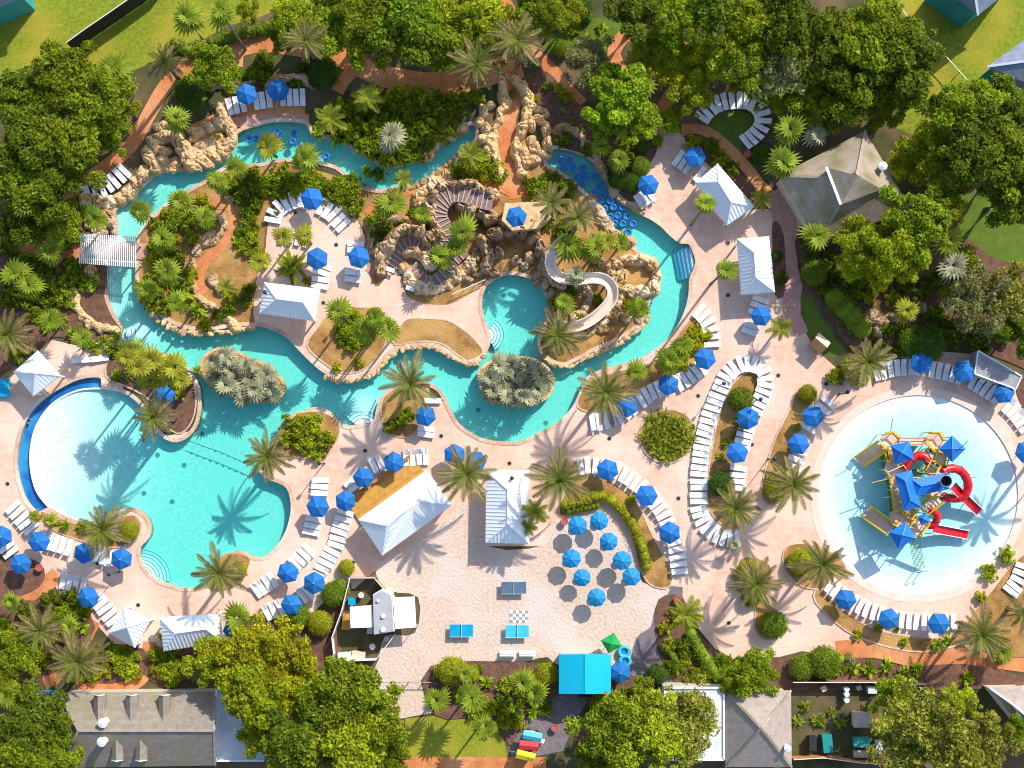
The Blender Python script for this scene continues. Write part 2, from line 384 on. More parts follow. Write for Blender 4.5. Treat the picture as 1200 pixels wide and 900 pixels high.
# lawns
LAWNS = [[(-60,-60),(330,-60),(335,-5),(322,12),(300,22),(268,30),(240,45),(205,55),(175,75),(150,85),(100,80),(40,75),(-60,110)],
         [(985,-60),(1290,-60),(1290,60),(1200,112),(1150,98),(1108,100),(1106,145),(1075,160),(1050,150),(1062,100),(1030,30)],
         [(475,842),(520,838),(560,845),(590,865),(596,890),(470,891)],
         [(1118,228),(1200,225),(1280,260),(1280,330),(1180,320),(1130,300)]]
for L_ in LAWNS[:3]: sheet('lawn', [GS(L_)], [], .006, m_lawn)
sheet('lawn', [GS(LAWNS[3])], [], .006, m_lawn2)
LAWN_S = [[(938,346),(950,350),(962,370),(978,395),(990,410),(985,415),(972,418),(958,402),(940,385),(936,365)],
          [(826,150),(835,138),(850,131),(868,130),(882,137),(886,148),(880,158),(868,170),(866,178),(850,165),(838,157)],
          [(640,45),(700,20),(760,30),(735,42),(715,62),(660,52),(645,62)], [(497,547),(520,560),(545,575),(540,600),(528,592),(510,565)],
          [(206,85),(235,84),(242,110),(238,126),(222,130),(206,118),(202,102)]]
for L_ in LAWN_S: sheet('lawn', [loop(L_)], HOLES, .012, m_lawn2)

# concrete decks
DECKS = [[(772,140),(800,158),(812,178),(838,200),(880,245),(905,245),(937,252),(938,330),(938,380),(950,400),(965,418),(990,440),(1020,422),(1080,410),(1140,415),(1215,450),(1240,520),(1240,790),(1190,770),(1130,757),(1085,765),(1040,757),(990,757),
          (984,770),(940,763),(905,772),(870,778),(838,760),(800,715),(780,690),(770,684),(660,604),(640,640),(560,640),(500,630),(450,660),(415,690),(395,690),(360,725),(290,722),(262,752),(200,762),(140,762),(112,730),(70,695),(60,680),(0,640),(-60,620),(-60,400),(0,455),(15,440),(60,398),(90,405),(140,395),
          (150,520),(400,470),(600,470),(690,430),(780,360),(770,290),(720,220),(740,215),(760,190),(768,165)],
         [(300,383),(300,330),(310,300),(314,262),(322,243),(340,230),(366,227),(395,236),(414,252),(428,278),(430,312),(440,336),(452,325),(457,312),(470,325),(476,345),(495,355),(525,357),(550,345),(571,333),(568,350),(572,385),(577,402),(567,417),(550,428),(535,423),(520,412),(500,406),(470,408),(440,437),(400,446),(368,428),(335,396)]]
POOLX = HOLES
sheet('deck', [GS(DECKS[0])], POOLX, .020, m_deck)
sheet('patio', [loop(DECKS[1], 3)], POOLX, .028, m_deck)
sheet('sand_beach', [loop([(500,628),(530,600),(545,588),(566,592),(572,640),(640,638),(655,600),(700,598),(745,650),(752,682),(785,690),(768,712),(762,735),(745,748),(735,785),(716,800),(655,780),(640,770),(612,776),(580,776),(553,778),(510,779),(506,797),(440,797),(444,772),(452,745),(486,742),(490,700),(455,692),(440,668),(460,650)], 3)], HOLES, .034, m_sand)
sheet('paved_apron', [GS([(750,682),(800,688),(800,705),(775,715),(770,760),(790,800),(735,800),(700,800),(672,850),(660,880),(598,892),(600,870),(628,820),(655,790),(700,770),(740,740)])], [], .030, m_lilac)
sheet('sand_apron', [GS([(440,797),(506,797),(508,835),(470,842),(455,835)])], [], .031, m_sand)

# terracotta and rose paths
PATHS = [('t', [(70,232),(100,212),(128,193),(155,168),(175,133),(195,100),(218,80),(240,68)], 1.7),
 ('t', [(268,62),(300,52),(340,54),(387,63),(412,73),(440,86),(475,95),(505,99),(537,95),(562,88),(596,78)], (1.9, 3.2)),
 ('t', [(262,60),(268,70),(285,72)], 1.4),
 ('t', [(582,-8),(597,12),(606,38),(620,58),(645,80),(662,102),(682,122)], 1.5),
 ('t', [(596,72),(603,92),(601,115),(593,140),(596,165),(600,188),(604,210),(608,232)], 2.3),
 ('t', [(752,35),(732,42),(720,60),(724,76),(735,92)], 1.6), ('t', [(797,50),(804,76),(800,98),(786,112),(776,130),(770,150)], 1.6),
 ('t', [(798,153),(825,154),(850,172),(870,192),(890,217),(912,240)], 1.5), ('r', [(905,225),(916,245),(926,290),(930,330),(927,362),(940,392)], (3.0, 1.6)),
 ('t', [(-30,300),(10,290),(40,285),(70,293),(98,293)], (4.5, 1.6)), ('r', [(158,296),(178,294),(195,297)], 1.5),
 ('t', [(248,238),(268,240),(276,255),(272,268),(262,284),(250,297),(237,312),(232,330),(240,344)], 1.4),
 ('t', [(-20,728),(6,715),(30,700),(55,684),(68,672)], 1.8), ('t', [(112,728),(96,752),(78,770),(64,785),(70,800)], (1.2, 3.5)), ('t', [(176,752),(173,775),(165,795),(140,806),(90,808)], 1.6),
 ('t', [(980,762),(1025,760),(1075,771),(1125,768),(1187,775),(1230,780)], 2.2), ('t', [(430,252),(445,240),(470,226),(490,218)], 1.3), ('r', [(432,320),(446,300),(455,285)], 1.0),
 ('t', [(440,897),(520,896),(640,896)], 1.8), ('t', [(262,135),(300,132),(358,130)], 3.0), ('r', [(262,146),(300,141),(362,140)], 1.2), ('t', [(224,160),(245,150),(268,140)], 2.4),
 ('t', [(395,108),(402,95),(412,85)], 1.6), ('t', [(560,205),(580,212),(600,222)], 1.8)]
for i, (k, p, w) in enumerate(PATHS):
    sheet('path', [ribbon(line(p), w)], HOLES, .040 + .0017 * i, m_terra if k == 't' else m_pink)

# planting beds of mulch, lying proud of the paving
CENTRE = [(160,250),(200,232),(300,188),(420,214),(450,226),(560,165),(585,140),(650,185),(700,240),(780,300),(775,360),(660,436),(640,330),(575,330),(545,352),(500,358),(470,345),(455,318),(440,336),(428,318),(430,280),(414,254),(366,226),(322,240),(312,262),(308,300),(300,330),(302,386),(230,390),(160,345)]
BEDS = [('m', CENTRE), ('b', [(132,408),(150,404),(175,413),(205,422),(222,438),(230,465),(226,492),(212,508),(196,500),(186,478),(166,462),(146,452),(124,440)]),
 ('m', [(395,362),(440,362),(452,374),(453,396),(445,416),(425,434),(400,437),(378,424),(360,405),(372,384)]),
 ('m', [(476,374),(500,373),(525,376),(545,388),(560,402),(566,414),(549,423),(536,416),(518,403),(492,400),(462,404),(466,390)]),
 ('m', [(345,487),(372,482),(392,490),(399,506),(390,525),(375,540),(350,536),(330,540),(318,556),(308,545),(310,530),(325,514)]),
 ('m', [(447,472),(458,458),(480,451),(502,456),(500,478),(492,500),(478,512),(462,510),(449,498)]),
 ('m', [(868,440),(885,437),(891,450),(882,480),(870,510),(860,550),(862,590),(872,614),(857,621),(838,607),(829,588),(831,545),(838,505),(850,465)]),
 ('m', [(935,460),(953,470),(946,490),(931,515),(926,540),(919,575),(905,592),(892,580),(898,545),(910,510),(925,480)]),
 ('m', [(676,556),(705,559),(730,573),(750,596),(766,630),(782,660),(786,686),(768,688),(752,672),(738,622),(720,597),(700,585),(672,600),(655,604),(662,575)]),
 ('m', [(782,480),(805,487),(815,508),(806,532),(784,543),(760,535),(749,513),(757,490)]),
 ('m', [(812,372),(825,382),(830,400),(820,420),(800,432),(775,444),(745,458),(715,476),(688,482),(676,472),(692,446),(740,431),(765,424),(785,405),(800,385)]),
 ('m', [(866,656),(888,654),(905,668),(898,700),(915,722),(920,742),(898,750),(884,735),(884,712),(862,690)]), ('m', [(922,640),(950,638),(985,655),(990,676),(965,690),(935,685),(918,662)]),
 ('m', [(960,690),(985,712),(1020,735),(1060,745),(1110,748),(1128,738),(1132,752),(1080,764),(1030,755),(990,738),(955,705)]),
 ('m', [(48,599),(75,609),(105,616),(140,606),(158,604),(166,619),(156,634),(130,642),(90,632),(58,618)]),
 ('b', [(772,702),(800,700),(815,738),(842,768),(855,800),(795,800),(778,780),(768,740)]), ('b', [(-30,660),(30,654),(52,666),(46,688),(10,702),(-30,704)]),
 ('b', [(608,96),(640,84),(665,112),(690,128),(730,140),(764,145),(770,175),(757,200),(745,236),(722,224),(695,186),(650,170),(640,150),(622,130)]),
 ('b', [(942,260),(1080,250),(1160,300),(1220,330),(1240,440),(1150,412),(1080,408),(1020,424),(988,400),(964,360),(942,340)]),
 ('b', [(802,160),(822,158),(846,176),(866,196),(886,224),(878,240),(846,200),(815,180)]), ('b', [(906,260),(918,275),(920,340),(908,345),(905,290)]),
 ('b', [(-60,305),(40,302),(126,312),(122,345),(132,372),(142,392),(95,402),(60,395),(15,430),(-60,450)]), ('m', [(250,652),(285,650),(292,662),(268,690),(244,688)]),
 ('b', [(-60,700),(40,704),(75,696),(112,735),(60,790),(-60,800)]), ('b', [(105,757),(168,760),(170,790),(110,800)]), ('b', [(180,762),(262,755),(300,725),(370,725),(400,680),(412,690),(395,740),(395,772),(300,808),(180,800)]),
 ('b', [(505,780),(655,780),(655,815),(625,825),(600,872),(590,862),(560,842),(510,838)]), ('b', [(716,790),(735,788),(770,812),(770,830),(690,880),(672,870),(690,830)]),
 ('b', [(862,772),(905,770),(985,768),(1060,780),(1130,778),(1190,790),(1190,806),(860,806)]), ('m', [(1130,740),(1165,690),(1200,650),(1230,660),(1230,760),(1160,766)]), ('b', [(1190,445),(1230,440),(1230,520),(1208,500)])]
for i, (k, p) in enumerate(BEDS):
    P_ = loop(p, 3); z = .085 + .0013 * i
    exc = HOLES + ([loop(DECKS[1], 3)] if i == 0 else [])
    sheet('planting_bed', [P_], exc, z if i else .012, m_mulch if k == 'm' else m_brown)
    if i in (1,2,3,4,5,6,7,8,9,10,11,12,13,14):          # kerb of a raised bed
        mb = MB(); mb.sweep([(x, y, 0) for x, y in P_], [(-.08, .02), (-.08, z + .03), (.10, z + .03), (.10, .02)], True)
        o = mb.build('bed_kerb', m_coping); o['kind'] = 'structure'

# ------------------------------------------------------------------ pool basin, gutter, water
def depth(x, y):
    px, py = x * 10 + 600, 450 - y * 10
    t = (px - 40) / 190.0 + max(0, (py - 560)) * .0022
    t = min(1, max(0, t)); t = t * t * (3 - 2 * t)
    d = -.17 - 1.05 * t
    for cx, cy, r in ((425, 480, 34), (160, 392, 30)):      # shelving entries
        q = math.hypot(px - cx, py - cy) / r
        if q < 1: d = d + (1 - q) * (-.3 - d) * .9
    return d
gp = [(gx * .8 + .05, gy * .8 + .03) for gx in range(-72, -20) for gy in range(-32, 8)]
gp = [tuple(p) for p, ok in zip(gp, inside(np.array(gp), POOL)) if ok]
sheet('pool_floor', [POOL], [CHAN], 0, m_plaster, zf=depth, extra=gp)
for x, y in [(166,578),(199,588),(213,545),(182,533),(234,508),(640,495),(445,490),(590,345),(560,480),(742,330)]:
    p = G(x, y); MB().cyl(0, 0, 0, .04, .28, n=14).build('floor_drain', mat('verdigris', (.20, .36, .30), None, 2, .6), None, loc=(p[0], p[1], depth(*p) + .01))['kind'] = 'structure'
sheet('gutter_floor', [CHAN], [], -.55, m_bluetile)
mb = MB(); mb.sweep([(x, y, 0) for x, y in CHAN_IN], [(-.10, -.6), (-.10, -.125), (.10, -.125), (.10, -.6)]); o = mb.build('gutter_lip', m_copew); o['kind'] = 'structure'
mb = MB()
n = len(POOL); mb.add([(x, y, .02) for x, y in POOL] + [(x, y, -1.5) for x, y in POOL], [(i, (i + 1) % n, n + (i + 1) % n, n + i) for i in range(n)])
o = mb.build('pool_wall', m_plaster); o['kind'] = 'structure'
mb = MB(); mb.sweep([(x, y, 0) for x, y in POOL], [(-.02, -.3), (-.03, .075), (.42, .075), (.42, -.05)], True)
a_ = sum(POOL[i][0] * POOL[(i + 1) % n][1] - POOL[(i + 1) % n][0] * POOL[i][1] for i in range(n))
if a_ < 0: mb = MB(); mb.sweep([(x, y, 0) for x, y in POOL], [(.02, -.3), (.03, .075), (-.42, .075), (-.42, -.05)], True)
o = mb.build('pool_coping', m_coping); o['kind'] = 'structure'
for isl, nm in ((ISLE1, 'island_kerb'), (ISLE2, 'island_kerb')):
    mb = MB(); mb.sweep([(x, y, 0) for x, y in isl], [(-.18, -.4), (-.18, .12), (.18, .12), (.18, -.4)], True); o = mb.build(nm, m_rockp); o['kind'] = 'structure'

def water_mat(name, absorb, dens, bump, bscale):
    m = bpy.data.materials.new(name); m.use_nodes = True; N = m.node_tree.nodes; L = m.node_tree.links
    N.remove(N['Principled BSDF']); out = N['Material Output']
    tr = N.new('ShaderNodeBsdfTransparent'); gl = N.new('ShaderNodeBsdfGlossy'); gl.inputs['Roughness'].default_value = .04
    lw = N.new('ShaderNodeLayerWeight'); lw.inputs['Blend'].default_value = .5; pw = N.new('ShaderNodeMath'); pw.operation = 'POWER'; pw.inputs[1].default_value = 5
    L.new(lw.outputs['Facing'], pw.inputs[0]); fr = N.new('ShaderNodeMath'); fr.operation = 'MULTIPLY_ADD'; fr.inputs[1].default_value = .9; fr.inputs[2].default_value = .025; L.new(pw.outputs[0], fr.inputs[0])
    ms = N.new('ShaderNodeMixShader'); L.new(fr.outputs[0], ms.inputs[0]); L.new(tr.outputs[0], ms.inputs[1]); L.new(gl.outputs[0], ms.inputs[2])
    tc = N.new('ShaderNodeTexCoord'); nz = N.new('ShaderNodeTexNoise'); nz.inputs['Scale'].default_value = bscale; nz.inputs['Detail'].default_value = 3
    L.new(tc.outputs['Object'], nz.inputs['Vector']); bp = N.new('ShaderNodeBump'); bp.inputs['Strength'].default_value = bump; bp.inputs['Distance'].default_value = .1
    L.new(nz.outputs['Fac'], bp.inputs['Height']); L.new(bp.outputs[0], gl.inputs['Normal']); L.new(bp.outputs[0], lw.inputs['Normal'])
    va = N.new('ShaderNodeVolumeAbsorption'); va.inputs['Color'].default_value = (*absorb, 1); va.inputs['Density'].default_value = dens
    L.new(ms.outputs[0], out.inputs['Surface']); L.new(va.outputs[0], out.inputs['Volume'])
    return m
m_water = water_mat('pool_water', (.28, .905, .865), .88, .25, 1.4)
m_film = water_mat('splash_water', (.0, .90, .93), 1.45, .3, 3.0)
def water(name, poly, grow, zt, zb, m):
    V, F = region([poly], [])
    n = len(V); mb = MB()
    cnt = {}
    for f in F:
        for i in range(3):
            e = (f[i], f[(i + 1) % 3]); k = (min(e), max(e)); cnt.setdefault(k, []).append(e)
    side = [v[0] for v in cnt.values() if len(v) == 1]
    mb.add([(x, y, zt) for x, y in V] + [(x, y, zb) for x, y in V], F + [tuple(n + i for i in f[::-1]) for f in F] + [(b, a, n + a, n + b) for a, b in side])
    o = mb.build(name, m); o['kind'] = 'structure'; return o
water('pool_water', POOL, 0, -.13, -1.7, m_water)
# splash pad: shallow dish with a thin film of water
sheet('splash_pad_floor', [SPLASH], [], 0, m_splash, zf=lambda x, y: -.10 - .26 * max(0, 1 - (math.hypot(x - SPC[0], y - SPC[1]) / SPR) ** 2),
      extra=[(SPC[0] + r * math.cos(a), SPC[1] + r * math.sin(a)) for r in (2, 4, 6, 8, 10, 11) for a in [k * PI / 12 for k in range(24)]])
water('splash_water', circle(SPC, SPR - .05), 0, -.105, -.6, m_film)
mb = MB(); mb.sweep([(x, y, 0) for x, y in SPLASH], [(-.02, -.4), (-.02, .03), (.95, .045), (.95, 0)], True)
if True:
    vs = circle(SPC, SPR - .01); mb = MB(); mb.add([(x, y, -.4) for x, y in vs] + [(x, y, .030) for x, y in vs] + [(x, y, .046) for x, y in circle(SPC, SPR + .95)] + [(x, y, 0) for x, y in circle(SPC, SPR + .95)],
       [(r * 72 + i, r * 72 + (i + 1) % 72, (r + 1) * 72 + (i + 1) % 72, (r + 1) * 72 + i) for r in range(3) for i in range(72)])
o = mb.build('splash_coping', mat('cream_coping', (.76, .60, .50), (.70, .53, .43), .8, .8, .3, 5)); o['kind'] = 'structure'

# steps under water: stacked plates with a dark tile nosing
def pool_steps(cx, cy, r0, dr, n, a0, a1, label, flip=1, z0=-.22, dz=.17):
    t = thing('pool_steps', (*G(cx, cy), 0)); c = G(cx, cy)
    for i in range(n):
        ra = r0 + dr * i
        poly = [(0, 0)] + [(ra * math.cos(math.radians(a0 + (a1 - a0) * k / 16)), ra * math.sin(math.radians(a0 + (a1 - a0) * k / 16))) for k in range(17)]
        mb = MB(); mb.prism(poly, -1.45 - .001 * i, z0 - dz * i); mb.build('step', m_plaster, t)
        mb = MB(); mb.sweep([(x, y, z0 - dz * i) for x, y in poly[1:]], [(-.06, -.04), (-.06, .012), (.02, .012), (.02, -.04)]); mb.build('step_nosing', mat('nosing_tile', (.12, .32, .50), None, 2, .4), t)
    tag(t, label, 'steps', 'underwater steps')
pool_steps(570, 392, .9, .38, 4, -60, 62, 'curved white steps entering the plunge pool from the patio tip')
pool_steps(425, 503, 1.3, .42, 5, 35, 145, 'fanned steps shelving into the lagoon beside the big shrub peninsula')
pool_steps(146, 388, .8, .42, 4, -75, 20, 'pale corner steps leading into the narrow river by the palm bed')
pool_steps(163, 679, 1.6, .36, 6, -5, 88, 'broad curved steps entering the lagoon beside lower loungers')
t = thing('pool_steps', (*G(812, 306), 0)); tag(t, 'straight blue edged steps at the outer bend of the river', 'steps', 'underwater steps')
d_ = Vector((G(813, 325)[0] - G(806, 288)[0], G(813, 325)[1] - G(806, 288)[1], 0)).normalized(); nrm = Vector((d_.y, -d_.x, 0))
if nrm.x > 0: nrm = -nrm
for i in range(5):
    mb = MB(); c = nrm * (.05 + .42 * i)
    rz = math.atan2(d_.y, d_.x); mb.box((c.x, c.y, (-1.45 - .22 - .19 * i) / 2 - .01 * i), (3.6, .44, 1.45 - .22 - .19 * i), rz); mb.build('step', m_plaster, t)
    mb = MB(); c2 = nrm * (.22 + .42 * i); mb.box((c2.x, c2.y, -.21 - .19 * i), (3.6, .16, .05), rz); mb.build('step_nosing', m_bluetile, t)
# ================================================================== ROCKWORK
def rock_proto(seed):
    bm = bmesh.new(); bmesh.ops.create_icosphere(bm, subdivisions=3, radius=1)
    off = Vector((seed * 7.3, seed * 3.1, seed * 1.7))
    rs = random.Random(seed); planes = []
    for k in range(11):                                                   # fracture planes
        q = Vector((rs.gauss(0, 1), rs.gauss(0, 1), rs.gauss(0, .8))).normalized(); planes.append((q, rs.uniform(.62, .88)))
    for v in bm.verts:
        d = v.co.normalized(); p = d * (1.05 + .22 * noise.noise(d * 1.3 + off))
        for q, lim in planes:
            e = p.dot(q) - lim
            if e > 0: p -= q * e * .92
        p += d * (.07 * noise.noise(d * 4 + off) + .035 * noise.noise(d * 9 + off))
        v.co = p * 1.12
    me = bpy.data.meshes.new('rock'); bm.to_mesh(me); bm.free()
    return me
ROCKS = {}
for key, m_ in (('g', m_rock), ('p', m_rockp), ('d', m_rockd)):
    ROCKS[key] = []
    for s_ in range(5):
        me = rock_proto(s_ + 1); me.materials.append(m_); ROCKS[key].append(me)
def rock(par, kind, p, size, rz):
    o = link('rock', RND.choice(ROCKS[kind]), par, p, (RND.uniform(-.2, .2), RND.uniform(-.2, .2), rz), size); return o
def rock_body(parent, org, bumps, m, seed, res=.14):
    """continuous sculpted rock: the union of bumps (x, y, rx, ry, h, angle) roughened with ridged noise"""
    B = np.array(bumps); pad = 1.1 * max(B[:, 2].max(), B[:, 3].max())
    x0, x1, y0, y1 = B[:, 0].min() - pad, B[:, 0].max() + pad, B[:, 1].min() - pad, B[:, 1].max() + pad
    nx, ny = int((x1 - x0) / res) + 2, int((y1 - y0) / res) + 2
    X, Y = np.meshgrid(x0 + np.arange(nx) * res, y0 + np.arange(ny) * res, indexing='ij')
    wx = np.empty_like(X); wy = np.empty_like(X); rg = np.empty_like(X); need = np.zeros_like(X, bool)
    for b in bumps: need |= (np.abs(X - b[0]) < pad) & (np.abs(Y - b[1]) < pad)
    for a in range(nx):
        for c in range(ny):
            if not need[a, c]: wx[a, c] = wy[a, c] = rg[a, c] = 0; continue
            p = Vector((X[a, c], Y[a, c], seed * 3.7)); wx[a, c] = noise.noise(p * .9) * .28; wy[a, c] = noise.noise(p * .9 + Vector((9, 4, 1))) * .28
            q = 1 - abs(noise.noise(p * 1.25 + Vector((2, 5, 0)))) * 2.2; f = noise.voronoi(p * .95 + Vector((wx[a, c], wy[a, c], 0)) * 2)[0]; rg[a, c] = q * .62 + noise.noise(p * 3.1) * .4 + noise.noise(p * 6.5) * .22 - 1.1 * math.exp(-(f[1] - f[0]) * 13)
    Zt = np.full(X.shape, -9.0)
    for (bx, by_, rx, ry, h, an) in bumps:
        dx, dy = X + wx - bx, Y + wy - by_; ca, sa = math.cos(an), math.sin(an); u = (dx * ca + dy * sa) / rx; v = (-dx * sa + dy * ca) / ry
        dd = u * u + v * v; z = h * np.sqrt(np.clip(1 - dd ** 1.6, 0, 1)); z = np.where(dd < 1, z, -9); Zt = np.maximum(Zt, z)
    Zf = np.where(Zt > 0, Zt * (.80 + .22 * rg) + .10 * rg, -.05)
    ok = Zt > 0; vs = {}; V = []; F = []
    def vid(a, c):
        if (a, c) not in vs: vs[a, c] = len(V); V.append((X[a, c] - org[0], Y[a, c] - org[1], max(-.05, Zf[a, c])))
        return vs[a, c]
    for a in range(nx - 1):
        for c in range(ny - 1):
            if ok[a, c] or ok[a + 1, c] or ok[a, c + 1] or ok[a + 1, c + 1]: F.append((vid(a, c), vid(a + 1, c), vid(a + 1, c + 1), vid(a, c + 1)))
    o = MB().add(V, F).build('rock_mass', m, parent); return o
RM = {'g': m_rock, 'p': m_rockp, 'd': m_rockd}
def rock_wall(pts, kind, wide, high, step, label, z=0.0, closed=False, jit=.12, rise=None, name='rock_wall'):
    """low edgings are loose stones end to end; higher walls are one sculpted mass with stones bedded on it"""
    P_ = [Vector((*p, 0)) for p in (loop(pts, 5) + [loop(pts, 5)[0]] if closed else line(pts, 6))]
    t = thing(name, (P_[0].x, P_[0].y, 0)); sculpt = high > .62
    if not sculpt: step, wide = .62, wide * .8
    n = max(2, int(plen(P_) / step)); bumps = []
    for i, (p, d) in enumerate(resample(P_, n)):
        h = high * RND.uniform(.75, 1.25); w = wide * RND.uniform(.75, 1.3); zz = z + (0 if rise is None else rise[0] + (rise[1] - rise[0]) * i / n); a = math.atan2(d.y, d.x)
        q = p - P_[0] + Vector((RND.uniform(-jit, jit), RND.uniform(-jit, jit), 0))
        if sculpt:
            for e in (-.25, .25):
                c = p + d * step * e + Vector((RND.uniform(-jit, jit), RND.uniform(-jit, jit), 0)); bumps.append((c.x, c.y, step * RND.uniform(.55, .85), w * RND.uniform(.5, .68), zz + h * RND.uniform(.75, 1.1), a + RND.uniform(-.3, .3)))
            if i % 3 == 1: rock(t, kind, q + Vector((0, 0, zz + h * .62)), (step * RND.uniform(.32, .5), w * RND.uniform(.28, .4), h * .34), a + RND.uniform(-.4, .4))
        else: rock(t, kind, q + Vector((0, 0, zz + h * .12)), (step * RND.uniform(.5, .9), w / 2 * RND.uniform(.7, 1.2), h * .55), a + RND.uniform(-.4, .4) + RND.choice((0, PI)))
    if sculpt: rock_body(t, P_[0], bumps, RM[kind], RND.uniform(0, 50))
    tag(t, label, 'rock wall', 'rock walls and edgings'); return t
def boulders(c, spots, kind, label, name='boulder_group'):
    t = thing(name, (*G(*c), 0)); o_ = Vector((*G(*c), 0)); bumps = []
    for i, (x, y, sx, sy, h, a) in enumerate(spots):
        p = G(x, y); bumps.append((p[0], p[1], sx * .066, sy * .066, h, math.radians(a)))
        if i % 3 == 0: rock(t, kind, Vector((*p, h * .72)) - o_, (sx * .028, sy * .03, h * .3), math.radians(a))
    rock_body(t, o_, bumps, RM[kind], RND.uniform(0, 50), .13)
    tag(t, label, 'boulders', 'rock walls and edgings'); return t
# waterfall headland by the upper left river: ridges of pale boulders round small pools
boulders((222, 180), [(180,170,10,18,1.6,20),(175,183,11,20,1.7,10),(182,196,10,16,1.3,25),(168,205,14,18,1.0,-30),(160,215,13,16,.9,-40),(152,226,14,14,.8,-40),(141,233,14,13,.8,-30),(186,163,14,9,1.3,-20),(196,160,16,10,1.4,-10),
   (208,163,14,14,1.8,40),(214,172,14,22,2.0,30),(219,184,13,20,1.7,25),(223,194,11,14,1.2,20),(192,176,16,8,.7,-10),(190,188,14,12,.5,0),(205,192,14,12,.5,30),(198,198,18,7,.4,0),
   (232,155,16,10,1.0,-10),(246,150,18,9,1.2,-20),(258,146,14,12,1.2,-20),(268,146,10,14,1.1,20),(273,156,10,16,1.1,5),(270,168,11,16,1.0,-35),(262,177,14,12,.8,-40),(252,184,14,9,.7,-35),(240,190,16,9,.6,-25),(228,196,14,8,.6,-15),
   (240,170,20,10,.5,25),(255,165,16,14,.4,10),(233,180,16,14,.5,30),(246,177,16,12,.4,-30),(228,162,12,8,.5,0),(186,150,9,11,.8,30),(192,147,10,8,.7,-20),(258,128,9,14,.7,20),(262,138,8,12,.7,0)], 'p', 'pale sunlit boulder waterfall standing in the upper river bend')
rock_wall([(312,101),(325,94),(340,91),(355,92),(364,98)], 'g', 1.0, 1.3, 1.1, 'low tan boulder wall behind the upper lounger row')
rock_wall([(242,100),(256,100),(272,103),(285,100),(300,98)], 'd', .9, 1.0, 1.0, 'brown boulder wall beside the small shaded lawn')
rock_wall([(96,232),(112,238),(128,238),(141,234)], 'g', 1.5, .9, 1.2, 'broad golden rock ledge above the pergola bridge')
rock_wall([(100,260),(112,266),(118,276),(122,252),(133,262),(132,272)], 'g', 1.1, .8, 1.0, 'golden rock heap touching the upper end of the pergola bridge')
rock_wall([(86,340),(92,362),(105,378),(122,386),(140,386)], 'p', 1.0, .7, 1.1, 'pale stone edging curving round the bridge garden')
rock_wall([(104,318),(108,330),(104,338)], 'd', 1.2, .9, 1.1, 'short brown rock pile below the pergola bridge')
rock_wall([(163,350),(176,366),(195,380),(212,388),(232,391),(258,390),(282,386),(300,386)], 'p', .9, .55, 1.0, 'pale stone edging of the garden on the inner river bank', jit=.2)
rock_wall([(262,372),(272,378),(278,388)], 'p', 1.0, .8, .9, 'pale rock spur at the corner of the inner patio')
rock_wall([(268,230),(282,240),(286,258),(284,272)], 'd', .7, .7, 1.0, 'dark stone kerb outside the curl of the garden path')
rock_wall([(252,268),(240,282),(228,298),(225,320),(228,340),(238,354),(252,360)], 'g', .8, .7, 1.0, 'tan stone kerb outside the garden path')
rock_wall([(253,252),(262,262),(258,274),(246,288)], 'd', .7, .7, .9, 'brown stone kerb inside the garden path')
rock_wall([(246,322),(254,336),(262,345)], 'd', .9, .8, 1.0, 'short dark rock edge at the lower end of the garden path')
# rock lined terracotta bridge with falls at its right
rock_wall([(589,97),(590,112),(592,122),(586,138),(580,152),(576,170),(580,188),(588,206)], 'p', 1.0, 1.3, 1.2, 'pale rock parapet on the left of the terracotta bridge')
rock_wall([(600,92),(612,104),(620,122),(616,142),(609,158),(604,176),(608,194),(612,206)], 'p', 1.0, 1.4, 1.2, 'pale rock parapet on the right of the terracotta bridge')
boulders((632, 165), [(622,146,9,14,1.4,20),(632,142,14,8,1.3,-20),(640,152,9,16,1.4,10),(643,168,8,18,1.3,0),(638,182,12,10,1.0,0),(625,188,16,9,1.0,10),(614,180,8,14,1.0,0),(626,172,12,10,.5,30),(634,176,10,8,.4,0),(622,164,8,10,.6,0),(616,192,10,12,1.2,0),(638,134,8,10,1.2,30),(630,130,9,9,1.3,0)], 'p', 'stepped pale rock falls spilling into the tube filled river')
boulders((572, 150), [(566,130,9,13,1.3,20),(574,124,10,9,1.2,0),(562,142,8,12,1.0,0),(570,152,9,14,1.1,10),(566,164,9,12,1.0,0),(574,166,8,12,1.2,0),(572,178,8,12,1.0,0)], 'p', 'pale boulders at the dead end of the upper river')
rock_wall([(650,156),(658,150),(670,152),(682,165),(694,178),(706,196),(714,212),(722,226)], 'g', .8, .7, 1.0, 'tan rock edging on the garden bank of the tube river')
rock_wall([(724,232),(733,240),(745,247),(757,250)], 'g', .7, .6, .9, 'rock edging next to the tube river umbrella')
# the tall winding staircase: mauve treads between rock walls
def stair(pts, w, z0, z1, n, label):
    P_ = [Vector((*p, 0)) for p in line(pts, 6)]; t = thing('rock_staircase', (P_[0].x, P_[0].y, 0)); o_ = P_[0]
    for i, (p, d) in enumerate(resample(P_, n)):
        z = z0 + (z1 - z0) * (i + 1) / n; L_ = plen(P_) / n
        mb = MB(); mb.box((0, 0, z / 2), (L_ * 1.25, w, z)); o = mb.build('tread', m_stair, t, loc=(p.x - o_.x, p.y - o_.y, 0)); o.rotation_euler.z = math.atan2(d.y, d.x)
        mb = MB(); mb.box((L_ * -.5, 0, z + .03), (.14, w * .98, .06)); o2 = mb.build('tread_nosing', mat('pale_nosing', (.52, .40, .34), None, 3, .9), t, loc=(p.x - o_.x, p.y - o_.y, 0)); o2.rotation_euler.z = math.atan2(d.y, d.x)
    tag(t, label, 'staircase', 'rock staircases'); return t
